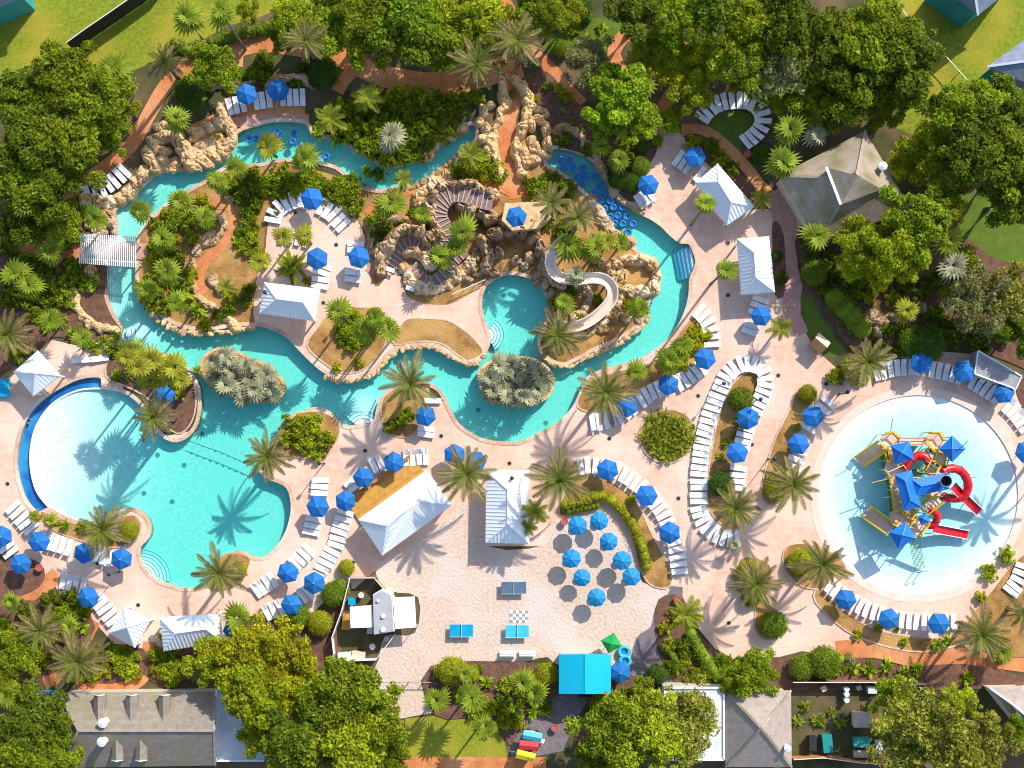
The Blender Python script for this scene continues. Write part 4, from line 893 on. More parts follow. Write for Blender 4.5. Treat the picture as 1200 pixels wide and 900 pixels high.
# bushes: clipped domes, loose shrubs, strap leaved plants
BUSH = {}
for key, c in (('clip', 'clip'), ('clipy', 'clipy'), ('clipd', 'clipd')):
    BUSH[key] = [leaf_mesh('foliage', LEAF[c], [(0, 0, .25, .78)], 4200, .10, 3 + s, .6, core=[(0, 0, .25, .84, .72)], up=.1) for s in range(2)]
for key, c in (('shrub', 'mid'), ('shrubl', 'lime'), ('shrubd', 'dark'), ('shruby', 'yellow'), ('shrubp', 'pale')):
    BUSH[key] = [leaf_mesh('foliage', LEAF[c], crown_blobs(31 + s, 16, .55, .2, .36), 900, .30, 9 + s, .40) for s in range(3)]
def strap_mesh(name, m, n, L, wid, seed, rise=.9, tilt=(15, 75)):
    rs = random.Random(seed); mb = MB()
    for i in range(n):
        a = i * 2.399 + rs.uniform(-.3, .3); el = math.radians(rs.uniform(*tilt)); l = L * rs.uniform(.7, 1.15); w = wid * rs.uniform(.7, 1.2)
        d = Vector((math.cos(a), math.sin(a), 0)); sd = Vector((-d.y, d.x, 0)); pts = []
        ox, oy = rs.uniform(-.18, .18) * L, rs.uniform(-.18, .18) * L
        for t in (0, .35, .7, 1.0):
            p = d * (l * t * math.cos(el)) + Vector((ox, oy, l * t * math.sin(el) * rise - l * .55 * t * t * math.cos(el) + .1))
            ww = w * (.35, 1, .9, .05)[(0, .35, .7, 1.0).index(t)]; pts += [p - sd * ww / 2, p + sd * ww / 2]
        mb.add(pts, [(0, 1, 3, 2), (2, 3, 5, 4), (4, 5, 7, 6)])
    return mb.mesh(name, m)
BUSH['strap'] = [strap_mesh('leaves', LEAF['fresh'], 34, 1.0, .22, s) for s in range(3)]
BUSH['strapl'] = [strap_mesh('leaves', FROND['fan'], 34, 1.0, .20, s + 5) for s in range(3)]
BUSH['yucca'] = [strap_mesh('leaves', FROND['queen'], 46, 1.0, .10, s + 9, tilt=(0, 80)) for s in range(3)]
BLOOK = {'clip': ('round clipped green bush', 'bush'), 'clipy': ('rounded yellow green clipped bush', 'bush'), 'clipd': ('dark clipped dome bush', 'bush'), 'shrub': ('loose green shrub', 'shrub'), 'shrubl': ('bright green shrub', 'shrub'), 'shrubd': ('dark green shrub', 'shrub'),
         'shruby': ('yellowish shrub', 'shrub'), 'shrubp': ('pale leaved shrub', 'shrub'), 'strap': ('tropical plant', 'plant'), 'strapl': ('strap leaved plant', 'plant'), 'yucca': ('spiky yucca rosette', 'plant')}
STEM = MB().tube([(0, 0, -.2), (0, 0, .5)], [.06, .04], 6).mesh('stem', m_bark)
def bush(x, y, r, key, h=None, sx=1, rz=None):
    h = r * .085 if h is None else h; p = W(x, y, h * .6); t = thing('bush' if key.startswith('clip') else 'shrub' if key.startswith('shrub') else 'leafy_plant', (p.x, p.y, 0)); R_ = r * .1
    z = .12 if not key.startswith('clip') else h * .35
    link('foliage' if not key.startswith(('strap', 'yucca')) else 'leaves', RND.choice(BUSH[key]), t, (0, 0, z + (.2 * R_ if key.startswith('shrub') else 0)), (0, 0, RND.uniform(0, 6.28) if rz is None else rz), (R_ * sx, R_, max(.5, h) if key.startswith('clip') else R_))
    link('stem', STEM, t, (0, 0, .1), None, (1, 1, max(.6, h)))
    reg(t, BLOOK[key][0], BLOOK[key][1], 'shrubs and bushes', x, y)
for a in [(868,468,17,'clip'),(845,567,17,'clipd'),(906,732,19,'clip'),(946,462,13,'clipy'),(954,319,18,'clip'),(342,313,25,'strapl'),(406,665,11,'clipy'),(391,696,17,'clip'),(398,690,14,'clip'),(350,722,16,'clip'),(375,730,17,'clipy'),(1085,403,26,'clipd'),(1070,398,20,'clip'),(1000,432,18,'clipy'),
          (878,672,18,'clipy'),(938,658,17,'clipy'),(910,572,16,'clipy'),(880,700,13,'clip'),(950,652,12,'clipy'),(152,622,13,'clipy'),(130,622,12,'shruby'),(280,668,12,'clipy'),(725,208,16,'clipd'),(740,214,14,'clipd'),(750,196,14,'clip'),(752,173,9,'clipd'),(735,185,12,'shrub'),
          (222,108,20,'clipd'),(658,57,12,'clip'),(675,8,22,'clipd'),(650,5,20,'clipy'),(833,172,11,'shrubd'),(812,170,10,'shruby'),(845,185,12,'shruby'),(858,198,9,'shrubd'),(788,145,12,'clip'),(910,300,8,'clipd'),(916,326,9,'clipd'),(893,182,14,'clipd'),
          (530,786,20,'clipy'),(552,790,12,'clipy'),(640,790,16,'clipy'),(630,800,14,'clipy'),(706,825,18,'clipy'),(770,790,14,'clipd'),(720,793,10,'clip'),
          (965,776,22,'clip'),(940,782,18,'clip'),(1100,118,12,'shrubd'),(380,85,20,'clipd'),(372,92,14,'clipd')]:
    bush(*a)
for key, pts in {'shrub': [(222,255,11),(205,262,12),(188,270,12),(195,300,14),(215,330,13),(208,300,10),(180,345,13),(192,360,11),(240,380,9),(330,205,14),(350,215,15),(375,222,14),(310,215,14),(400,225,16),(415,240,14),(290,205,14),(270,215,13),(395,215,12),(415,215,12),(460,150,18),(480,160,16),(440,170,16),(500,150,16),(520,130,15),(540,118,16),(480,130,18),(420,130,12),(400,150,14),(520,145,12),(560,115,10),(540,200,15),(580,205,12),(555,205,12),(650,215,14),(665,222,12),(632,225,14),(628,240,12),(600,110,5),(640,102,6),(10,345,16),(35,345,16),(60,330,15),(90,325,12),(40,370,12),(20,410,12),(75,345,14),(55,355,14),(105,330,12),(85,310,11),(30,310,14),(130,410,9),(470,492,12),(458,500,10),(478,485,10),(545,195,12),(440,258,12),(452,262,10),(560,310,8),(658,270,12),(668,262,10),(700,350,7),(705,358,7),(560,90,8),(70,720,14),(95,715,12),(85,700,12),(40,770,16),(20,755,14),(115,765,12),(130,760,10),(150,765,12),(185,768,12),(200,772,14),(830,790,14),(850,780,14),(815,790,12),(870,780,14),(1170,770,10),(180,440,10),(205,450,9),(430,120,14),(410,395,12),(415,370,10),(690,175,10),(705,165,10),(660,165,9),(310,90,10),(295,85,10),(350,95,8)],
                 'shrubl': [(182,290,10),(178,322,9),(218,262,10),(225,278,9),(198,250,10),(190,330,9),(208,340,9),(235,262,8),(245,245,8),(110,790,11),(90,790,10),(240,770,12),(28,745,11),(5,735,12),(50,775,10),(785,755,9),(810,750,9),(455,120,15),(470,110,13),(495,112,14),(505,160,13),(525,152,13),(438,150,16),(412,158,13),(398,128,14),(475,172,13),(492,182,10),(425,168,12),(455,185,12),(292,262,11),(296,281,10),(300,296,9),(286,290,9),(400,385,11),(420,375,12),(432,390,11),(412,405,10),(440,370,10),(345,500,16),(365,498,15),(380,515,13),(355,520,13),(370,530,11),(335,515,12),(200,315,13),(175,355,10),(215,345,12),(150,780,16),(200,790,16),(140,772,14),(225,785,14),(500,252,10),(515,300,9),(575,195,14),(565,185,12),(562,200,12),(655,288,9),(672,283,10),(690,290,9),(345,222,10),(365,210,12),(650,355,10),(655,330,8),(575,830,12),(560,825,12),(595,805,12),(620,815,13),(590,835,12),(605,845,10),(1160,672,10),(1180,650,10),(980,440,12),(1010,440,10),(745,162,10),(730,168,10),(770,165,8)],
                 'shrubd': [(270,360,9),(287,352,9),(292,338,8),(258,368,8),(472,262,7),(484,250,7),(565,262,7),(548,302,7),(955,300,11),(975,320,11),(1010,330,12),(1035,335,11),(1060,335,12),(1080,345,11),(1095,370,12),(1055,410,10),(1030,405,10),(1110,380,11),(945,285,9),(1100,330,12),(360,75,12),(310,72,14),(290,90,12),(445,205,9),(470,180,14),(500,170,10),(450,135,16),(515,118,14),(640,215,12),(655,240,10),(642,250,12),(632,262,10),(668,338,8),(442,280,9),(445,270,9),(620,215,10),(280,230,12),(300,225,13),(330,225,12),(290,250,12),(300,240,10),(285,270,10),(660,360,10),(80,280,14),(10,290,12),(50,310,12),(1040,385,10),(1000,345,14),(970,340,12),(1060,390,10),(1100,395,12),(1120,395,14),(1150,400,16),(970,300,12),(985,325,10),(820,770,10),(800,760,12),(790,780,12),(60,705,14),(30,720,14),(590,820,10),(640,830,10),(560,785,8)],
                 'shruby': [(990,318,9),(1020,350,9),(1070,322,10),(1045,350,9),(105,775,9),(125,785,9),(160,790,9),(185,785,10),(60,760,10),(75,745,9),(780,735,8),(790,720,8),(800,775,9),(210,250,8),(182,262,8),(178,305,8),(225,320,8),(205,280,8),(235,235,8),(248,262,9),(270,345,9),(165,335,8),(360,330,6),(395,430,6),(420,425,6),(210,460,8),(600,265,4),(720,345,7),(735,355,7),(665,115,8),(655,105,8),(800,425,10),(810,405,12),(795,410,10),(780,425,9),(815,390,10),(825,395,9),(740,585,7),(1030,735,6),(1060,752,6),(1005,745,6),(1150,700,8),(255,160,5),(190,152,6),(680,375,7),(690,382,6),(628,115,5),(870,500,6),(905,560,8),(935,500,5),(928,525,5)],
                 'strap': [(480,140,14),(505,130,13),(455,140,14),(420,145,13),(470,155,13),(530,135,12),(288,245,11),(278,282,10),(300,268,9),(230,362,15),(500,312,10),(620,800,14),(570,800,12),(510,822,15),(540,815,14),(600,800,12),(555,835,14),(575,855,14),(590,850,12),(605,830,13),(625,835,13),(100,400,13),(110,408,11),(85,390,11),(55,380,14),(70,375,12),(135,395,10),(120,400,10),(945,785,12),(970,790,12),(1000,782,13),(1020,785,14),(1040,782,13),(1060,790,13),(1075,785,12),(1100,757,11),(1110,750,9),(985,785,12),(1135,795,14),(660,130,5),(672,142,6),(680,150,7),(640,25,12),(675,35,10),(690,45,9),(705,32,9),(440,118,12),(380,140,14),(372,155,12),(430,200,10),(450,190,10),(475,185,10),(510,140,10),(395,165,9),(340,735,9),(95,735,12),(190,745,8),(200,750,8)],
                 'strapl': [(945,828,11),(960,845,12),(985,848,11),(1015,832,10),(975,835,8),(935,845,10),(1030,860,9),(812,500,5),(865,495,9),(850,520,9),(845,535,8),(860,510,7),(230,435,9),(135,440,11),(150,440,9),(60,610,11),(75,617,11),(95,618,11),(40,605,10),(400,400,9),(425,402,8),(1030,725,5),(1050,738,5)],
                 'shrubp': [(1150,385,12),(1175,395,12),(640,180,5),(325,250,5),(995,775,10),(985,250,8)]}.items():
    for x, y, r in pts: bush(x, y, r, key)
for i in range(22):
    a = i * 2.399; q = 26 * math.sqrt((i + .5) / 22); bush(782 + q * math.cos(a), 511 + q * math.sin(a), 15, 'yucca', 1.2)

def hedge(pts, w, h, m, label, seed, n=None):
    P_ = [Vector((*p, 0)) for p in line(pts, 6)]; t = thing('hedge', P_[0]); L_ = plen(P_); R_ = resample(P_, max(3, int(L_ / .45)))
    blobs = [(p.x - P_[0].x, p.y - P_[0].y, h - w * .42, w * .52) for p, d in R_]
    t_ = link('foliage', leaf_mesh('foliage', m, blobs, n or int(L_ * w * 130), .20, seed, .6, core=[(b[0], b[1], b[2], b[3] * .86, b[3] * .86) for b in blobs], up=.2), t)
    mb = MB()
    for p, d in R_[::3]: mb.cyl(p.x - P_[0].x, p.y - P_[0].y, 0, h * .6, .05, .03, 6)
    mb.build('stem', m_bark, t); tag(t, label, 'hedge', 'clipped hedges'); return t
hedge([(660,592),(678,588),(700,580),(716,586),(735,605),(750,635),(758,665)], 1.35, 1.1, LEAF['clipy'], 'curved yellow green hedge beside the sand umbrella cluster', 1)
hedge([(664,600),(685,596),(702,592)], .8, .8, LEAF['clip'], 'short dark hedge inside the bend of the curved hedge', 2)
hedge([(974,348),(985,360),(998,374),(1010,388)], 2.6, 1.7, LEAF['clip'], 'long clipped oval hedge on the small lawn', 3)
hedge([(808,740),(818,758),(830,778),(842,796)], 1.5, 1.3, LEAF['clip'], 'straight green hedge along the bed below the splash deck', 4)
hedge([(775,755),(788,768),(800,785)], .9, .9, LEAF['clip'], 'narrow green hedge beside the bed with blue rings', 5)
hedge([(248,52),(275,44),(300,38),(318,32)], 1.5, 1.3, LEAF['clip'], 'green hedge at the head of the terracotta path', 6)
hedge([(205,52),(225,62),(248,64)], 1.6, 1.2, LEAF['clip'], 'rounded hedge under the tall palms at upper left', 7)
hedge([(940,772),(962,768),(985,772)], 1.4, 1.0, LEAF['clipy'], 'yellow green hedge above the rust board fence', 8)
hedge([(512,787),(535,785),(553,787)], 1.6, 1.2, LEAF['clipy'], 'boxy yellow hedge at the lower edge of the sand', 9)
hedge([(625,30),(650,18),(690,22)], 1.5, 1.2, LEAF['clipd'], 'dark hedge near the upper garden path', 10)

# palms --------------------------------------------------------------
def date_frond(name, m, L=1.0, droop=.35, nl=17, wid=.115, lw=.036):
    mb = MB(); P_ = []
    for i in range(nl + 2):
        t = i / (nl + 1); P_.append(Vector((L * t * (1 - .08 * t), 0, L * (.12 * t - droop * t * t))))
    for i in range(nl + 1):
        w0 = .016 * (1 - i / (nl + 2)); mb.add([P_[i] + Vector((0, -w0, 0)), P_[i] + Vector((0, w0, 0)), P_[i + 1] + Vector((0, w0 * .8, 0)), P_[i + 1] + Vector((0, -w0 * .8, 0))], [(0, 3, 2, 1)])
    for i in range(2, nl + 2):
        t = i / (nl + 1); q = wid * L * math.sin(PI * min(1, .12 + .85 * t)) ** .6 + .02
        for s in (-1, 1):
            b = P_[i]; tip = b + Vector((q * .75, s * q, q * .28 - .3 * q * t)); mid = (b + tip) / 2 + Vector((0, 0, .02 * L))
            f = Vector((lw * L * .6, 0, 0)); mb.add([b - f, mid - f * .9, tip, mid + f * .9, b + f], [(0, 1, 2, 3, 4)] if s < 0 else [(4, 3, 2, 1, 0)])
    return mb.mesh(name, m)
def fan_leaf(name, m, pet=.40, R_=.60, nb=9, droop=.12):
    """stalk and a pleated fan that bends to face the sky, split at its rim"""
    mb = MB(); mb.tube([(0, 0, 0), (pet * .5, 0, .03), (pet, 0, .02)], [.016, .013, .011], 4); tl = math.radians(-34 - 60 * droop)
    for i in range(nb):
        a = math.radians(-104 + 208 * i / (nb - 1)); l = R_ * (1 - .26 * abs(i - (nb - 1) / 2) / nb); d = Vector((math.cos(a), math.sin(a), 0)); s = Vector((-d.y, d.x, 0))
        P_ = [Vector(), d * l * .62 - s * R_ * .125 + Vector((0, 0, .0)), d * l * .66 + Vector((0, 0, .055)), d * l * .62 + s * R_ * .125, d * l + Vector((0, 0, -droop * l))]
        P_ = [Vector((pet + p.x * math.cos(tl) - p.z * -math.sin(tl), p.y, .02 + p.x * math.sin(tl) + p.z * math.cos(tl))) for p in P_]
        mb.add(P_, [(0, 1, 2), (0, 2, 3), (1, 4, 2), (2, 4, 3)])
    return mb.mesh(name, m)
DF = {'dry': [date_frond('frond', leafmat('dry_frond_leaf', (.36, .26, .13), isl=.25), droop=q, wid=.09) for q in (.5, .65)], 'date': [date_frond('frond', FROND['date'], droop=q) for q in (.16, .26, .38)], 'datein': [date_frond('frond', FROND['datein'], droop=q) for q in (.15, .25)], 'queen': [date_frond('frond', FROND['queen'], droop=q, nl=13, wid=.22, lw=.055) for q in (.35, .5)]}
FF = {k: [fan_leaf('frond', FROND[k], droop=q) for q in (.1, .3)] for k in ('fan', 'fany', 'silver')}
def ptrunk(h, r, lean=(0, 0)):
    return MB().tube([(lean[0] * (1 - t) ** 1.6, lean[1] * (1 - t) ** 1.6, h * t) for t in (0, .25, .5, .75, 1.0)], [r * q for q in (1.35, 1.0, .95, .92, 1.05)], 10).mesh('trunk', m_palmbark, True)
BUD = MB().tube([(0, 0, -.5), (0, 0, -.1), (0, 0, .25)], [.22, .32, .06], 10).mesh('crown', m_palmbark, True)
PTR = {}
PLOOK = {'date': ('tall olive date palm', 'palm tree'), 'queen': ('feathery green palm', 'palm tree'), 'fan': ('fan palm with green head', 'palm tree'), 'fany': ('fan palm with yellowish head', 'palm tree'), 'silver': ('silver grey fan palm', 'palm tree')}
def palm(x, y, r, h, kind='fan', lean=None, n=None, group='palms among the pools'):
    p = W(x, y, h); t = thing('date_palm' if kind == 'date' else 'feather_palm' if kind == 'queen' else 'fan_palm', (p.x, p.y, 0)); R_ = r * .1 * (CAMH - h) / CAMH
    lean = lean or (RND.uniform(-.3, .3), RND.uniform(-.3, .3)); lean = lean if h > 3 else (0, 0)
    t.location.x += lean[0]; t.location.y += lean[1]
    key = (round(h), kind == 'date'); 
    if key not in PTR: PTR[key] = ptrunk(round(h), .24 if kind == 'date' else .14)
    tr = link('trunk', PTR[key], t, (-lean[0], -lean[1], 0), None, (1, 1, h / round(h)))
    cr = link('crown', BUD, t, (-lean[0], -lean[1], h), (0, 0, RND.uniform(0, 6)), 1.0 if kind in ('date', 'queen') else .6)
    n = n or {'date': RND.randint(28, 37), 'queen': 16}.get(kind, 17); a0 = RND.uniform(0, 6)
    for i in range(n):
        u = (i + .5) / n; az = a0 + i * 2.39996 + RND.uniform(-.15, .15)
        if kind == 'date':
            el = math.radians(66 - 82 * u ** .75 + RND.uniform(-7, 7)); L_ = R_ * (.66 + .5 * u) * RND.uniform(.82, 1.15); me = RND.choice(DF['datein'] if u < .34 else DF['dry'] if u > .86 else DF['date']); el -= .35 if u > .9 else 0
        elif kind == 'queen':
            el = math.radians(60 - 70 * u + RND.uniform(-8, 8)); L_ = R_ * (.75 + .4 * u) * RND.uniform(.9, 1.1); me = RND.choice(DF['queen'])
        else:
            el = math.radians(80 - 84 * u ** .8 + RND.uniform(-10, 10)); L_ = R_ * 1.16 * RND.uniform(.8, 1.12); me = FF[kind][0 if u < .5 else 1]
        sc = cr.scale[0]
        wl_ = .25 if kind in ('date', 'queen') else .6
        if wl_ > .5: L_ *= RND.uniform(.62, 1.15); az += RND.uniform(-.45, .45)
        link('frond', me, cr, (0, 0, .1 - .25 * u), (RND.uniform(-wl_, wl_), -el, az), L_ / sc)
    reg(t, PLOOK[kind][0], PLOOK[kind][1], group, x, y); return t
for a in [(192,72,25,7),(359,48,30,8),(559,75,36,8),(607,47,34,9),(480,450,38,7),(547,555,38,8),(655,562,38,8),(313,535,32,6),(120,620,34,6),(257,672,34,7),(181,488,30,9),(92,775,38,6),(48,738,32,5),(710,460,36,7),(654,393,33,6),(930,567,34,6),(963,662,36,6),(886,684,33,6),
          (862,595,34,6),(1017,424,33,6),(1150,743,38,7),(10,392,32,5),(647,238,25,8),(678,254,26,7),(1262,515,36,9),(228,788,14,4),(1200,718,26,5)]:
    palm(*a, kind='date')
for a in [(458,160,19,4,'silver',18),(675,322,12,4,'silver',16),(1117,312,17,6,'silver',20),(957,157,15,4,'silver',20),(860,640,8,2,'silver',16),(152,250,0,0,'',0)]:
    if a[2]: palm(a[0], a[1], a[2], a[3], a[4], n=a[5])
for x, y, r, h in [(805,720,22,6),(627,600,17,4),(618,618,12,3),(473,210,12,3),(552,182,18,3),(265,337,13,4),(775,30,20,6),(760,62,22,5),(775,50,18,5),(745,75,18,5),(915,385,15,3),(893,232,14,3),(432,115,20,4),(388,140,20,4),(640,35,14,4)]: palm(x, y, r, h, 'queen')
for x, y, r, h in [(30,240,18,8),(112,255,16,7),(70,275,15,6),(132,80,19,8),(220,22,18,12),(260,15,17,13),(207,140,17,7),(212,237,16,6),(240,255,15,6),(165,247,15,5),(192,282,16,7),(197,318,16,8),(60,295,17,5),(20,322,17,5),(60,375,16,4),(98,397,14,3),(172,340,13,6),(207,355,13,8),(35,335,16,5),(255,212,15,6),(277,197,15,6),(357,185,17,4),(457,240,17,4),(495,252,13,4),(542,272,19,5),(515,302,16,4),(535,290,14,4),
                (397,365,17,8),(455,385,17,8),(430,385,17,7),(440,372,14,9),(667,287,18,5),(697,292,17,5),(727,285,13,4),(660,355,14,4),(750,362,15,5),(785,422,17,4),(745,437,15,4),(800,405,15,4),(827,240,15,12),(850,317,14,11),(957,277,18,6),(925,152,19,6),(917,192,20,6),(880,78,17,6),(1112,282,18,6),
                (352,830,20,6),(512,820,16,5),(552,817,18,6),(570,850,16,6),(612,800,16,5),(627,812,16,5),(732,827,18,5),(725,187,14,4),(705,172,14,4),(82,735,15,4),(10,815,20,5),(280,722,17,4),(15,705,12,3),(830,20,16,6),(750,100,16,5),(545,790,10,3),(155,412,16,4),(1185,560,0,0),(1175,765,12,3)]:
    if r: palm(x, y, r, h, 'fan')
for x, y, r, h in [(315,172,16,5),(180,424,18,9),(196,438,18,8),(212,446,16,6),(165,430,16,10),(150,420,16,10),(205,430,16,11),(175,445,15,7),(332,277,14,5),(357,277,13,5),(305,307,14,4),(712,282,14,5),(60,610,9,2),(42,605,8,2),(1062,365,17,4),(340,250,0,0),(905,5,14,7)]:
    if r: palm(x, y, r, h, 'fany')
for cx, cy, pts in ((285,440,[(-32,-14),(-20,-22),(-14,-6),(2,-12),(-28,0),(10,2),(24,10),(34,18),(14,18),(-6,10),(-18,12),(28,-2),(0,22)]), (604,447,[(-30,-4),(-20,-18),(-4,-20),(14,-18),(30,-8),(-26,12),(-8,0),(10,2),(26,10),(-10,18),(10,18),(0,-8)])):
    for dx, dy in pts: palm(cx + dx, cy + dy, 15, RND.choice((1.4, 2.0, 2.8)), 'silver', n=12, group='silver palms on the oval islands')
# ================================================================== LOUNGERS AND UMBRELLAS
def ordinal(n):
    o = ['first','second','third','fourth','fifth','sixth','seventh','eighth','ninth','tenth','eleventh','twelfth','thirteenth','fourteenth','fifteenth','sixteenth','seventeenth','eighteenth','nineteenth','twentieth']
    tens = {2: 'twenty', 3: 'thirty', 4: 'forty', 5: 'fifty', 6: 'sixty'}
    if n <= 20: return o[n - 1]
    t, u = divmod(n, 10)
    return (tens[t][:-1] + 'ieth') if u == 0 else tens[t] + '-' + o[u - 1]
LF = MB()
for s in (-1, 1): LF.bar((-.98, s * .30, .30), (.98, s * .30, .30), .05, .06)
for x in (-.85, .80):
    LF.bar((x, -.30, .30), (x, .30, .30), .05, .05)
    for s in (-1, 1): LF.bar((x, s * .30, 0), (x, s * .30, .30), .05, .05, Vector((1, 0, 0)))
LF.bar((.52, -.26, .05), (.30, -.26, .33), .03, .03); LF.bar((.52, .26, .05), (.30, .26, .33), .03, .03)
LF = LF.mesh('frame', m_white)
def slab(x0, z0, x1, z1, w, th, sag=.03):
    mb = MB(); k = 4; vs = []
    for i in range(k + 1):
        t = i / k; x = x0 + (x1 - x0) * t; z = z0 + (z1 - z0) * t
        for y, dz in ((-w / 2, .02), (0, -sag), (w / 2, .02)): vs.append((x, y, z + dz))
    for i in range(k + 1):
        t = i / k; x = x0 + (x1 - x0) * t; z = z0 + (z1 - z0) * t - th
        for y, dz in ((-w / 2, .02), (0, -sag), (w / 2, .02)): vs.append((x, y, z + dz))
    o = 3 * (k + 1); fs = []
    for i in range(k):
        for j in range(2):
            a = i * 3 + j; fs += [(a, a + 3, a + 4, a + 1), (o + a, o + a + 1, o + a + 4, o + a + 3)]
        fs += [(i * 3, o + i * 3, o + i * 3 + 3, i * 3 + 3), (i * 3 + 2, i * 3 + 5, o + i * 3 + 5, o + i * 3 + 2)]
    fs += [(0, 1, 2, o + 2, o + 1, o), (3 * k, o + 3 * k, o + 3 * k + 1, o + 3 * k + 2, 3 * k + 2, 3 * k + 1)]
    mb.add(vs, fs); return mb
LSEAT = slab(-1.0, .35, .30, .36, .60, .035).mesh('seat', m_sling)
LBACK = [slab(.32, .38, .32 + .70 * math.cos(a), .38 + .70 * math.sin(a), .60, .035).mesh('backrest', m_slingb) for a in (math.radians(8), math.radians(24), math.radians(38))]
LPILL = MB().box((0, 0, 0), (.16, .5, .07)).mesh('headrest', m_sling)
NL = [0]
def lounger(x, y, rz, label, back=0):
    t = thing('sun_lounger', (x, y, .05), rz)
    link('frame', LF, t); link('seat', LSEAT, t); link('backrest', LBACK[back], t)
    tag(t, label, 'sun lounger', 'white sun loungers'); NL[0] += 1
def row(pts, n, side, where, end, skip=(), back=1, rot=0):
    """n loungers set side by side along a line; heads point to the left (+1) or right (-1) of the walking direction"""
    P_ = [Vector((*p, 0)) for p in line(pts, 6)]; k = n * .79 - plen(P_)
    if k > 0 and n > 1:                                   # never closer than a lounger's width
        P_ = [P_[0] + (P_[0] - P_[1]).normalized() * k / 2] + P_ + [P_[-1] + (P_[-1] - P_[-2]).normalized() * k / 2]
    R_ = resample(P_, n)
    R_ = [r for i, r in enumerate(R_) if i not in skip]
    for i, (p, d) in enumerate(R_):
        a = math.atan2(d.y, d.x) + side * PI / 2 + rot + RND.uniform(-.06, .06); p = p + Vector((RND.uniform(-.05, .05), RND.uniform(-.05, .05), 0))
        if len(R_) == 1: lab = f'single white lounger {where}'
        elif len(R_) == 2: lab = f'{"nearer to" if i == 0 else "farther from"} the {end}, one of two white loungers {where}'
        else: lab = f'white lounger {where}, {ordinal(i + 1)} from the {end}'
        lounger(p.x, p.y, a, lab, back if RND.random() < .8 else RND.choice((0, 1, 2)))
row([(267,127),(285,123),(305,119),(330,116),(358,115)], 12, 1, 'by the upper river', 'left', (3, 7))
row([(100,229),(115,224),(128,217),(140,208),(150,198)], 7, 1, 'on the ledge above the bridge', 'left')
row([(320,263),(324,249),(337,238),(352,235),(372,241),(388,250),(405,268)], 13, 1, 'on the inner patio arc', 'left', (7,))
row([(326,275),(364,281)], 4, 1, 'behind the patio palms', 'left')
row([(381,312),(377,322),(375,336)], 4, -1, 'below the left patio umbrella', 'top', back=0)
row([(417,286),(417,294)], 2, 1, 'above the right patio umbrella', 'top', back=0)
row([(415,318),(414,330)], 2, 1, 'below the right patio umbrella', 'top', back=0)
row([(820,142),(825,135),(838,124),(854,119),(872,119),(884,123),(892,134),(893,146),(886,157),(870,170)], 16, 1, 'in the lawn horseshoe', 'left end')
row([(791,184),(822,207)], 5, 1, 'by the angled cabana', 'top left', (3,))
row([(749,238),(762,229)], 3, -1, 'under the tube river umbrella', 'left', back=2)
row([(892,349),(884,372),(877,392)], 6, 1, 'below the upright cabana', 'top', (3,), back=0)
row([(815,362),(826,372),(833,386),(835,408)], 6, -1, 'beside the river bend planter', 'top', back=0)
row([(824,428),(800,446),(770,458),(748,470),(722,489),(690,496)], 19, 1, 'along the river planter', 'right', (5, 11), back=0)
row([(863,573),(866,540),(873,506),(886,478),(896,455),(895,438),(884,427),(868,427),(853,437),(842,460),(830,492),(821,530),(818,585),(822,608),(834,623),(850,630),(864,631)], 54, 1, 'in the long U row', 'inner end', (4, 5, 10, 11), back=0)
row([(973,468),(958,486),(946,502),(934,535),(928,552)], 10, 1, 'right of the narrow mulch strip', 'top', (2, 5, 6))
row([(1022,438),(1045,432),(1070,430),(1095,434),(1118,439),(1140,448),(1160,460),(1178,474),(1192,488),(1204,504)], 25, 1, 'on the arc above the splash pad', 'left', (7, 13, 19))
row([(1200,660),(1192,680),(1180,696)], 5, 1, 'at the lower right of the splash pad', 'top')
row([(968,683),(985,695),(1004,708),(1032,720),(1060,726),(1086,729),(1120,728)], 19, -1, 'on the arc below the splash pad', 'left', (3, 9, 16))
row([(676,547),(696,545),(725,553),(750,570),(772,594),(785,620),(793,648),(796,674)], 23, -1, 'outside the curved hedge', 'upper left', (4, 10, 16))
row([(14,591),(40,622)], 5, -1, 'beside the blue gutter arc', 'top', back=0)
row([(57,633),(84,642)], 4, -1, 'below the left palm bed', 'left')
row([(2,632),(17,650)], 3, -1, 'at the left frame edge', 'top', back=0)
row([(113,648),(132,655)], 3, -1, 'between the two lower left umbrellas', 'left')
row([(75,680),(98,685)], 4, 1, 'above the lower left shrubs', 'left')
row([(114,700),(135,727)], 5, -1, 'leading to the pyramid cabana', 'top', back=0)
row([(376,563),(375,578)], 3, -1, 'above the leftmost terrace umbrella', 'top', back=0)
row([(369,608),(365,625)], 3, -1, 'below the leftmost terrace umbrella', 'top', back=0)
row([(405,601),(394,638)], 6, 1, 'left of the beach bar', 'top', back=0)
row([(361,645),(347,659)], 4, 1, 'near the lagoon rim', 'top right', back=0)
row([(388,648),(376,672)], 5, 1, 'by the small round bush', 'top right', back=0)
row([(418,571),(411,563)], 2, -1, 'between the two bar umbrellas', 'right', back=0)
row([(436,546),(447,541)], 2, 1, 'left of the upper bar umbrella', 'left')
row([(475,536),(500,535)], 4, 1, 'above the beach bar', 'left')
row([(302,691),(319,680)], 4, 1, 'by the lower lagoon palm', 'left', back=0)
row([(314,717),(327,711)], 3, 1, 'above the bright yellow tree', 'left')
row([(353,699),(362,692)], 2, 1, 'beside the lower terrace umbrella', 'left', back=0)
row([(500,501),(499,511)], 2, -1, 'below the small peninsula umbrella', 'top', back=0)
row([(508,466),(508,474)], 1, -1, 'above the small peninsula umbrella', 'top', back=0)
row([(88,423),(124,420)], 3, 1, 'behind the blue gutter arc', 'left', back=0, rot=PI / 2)

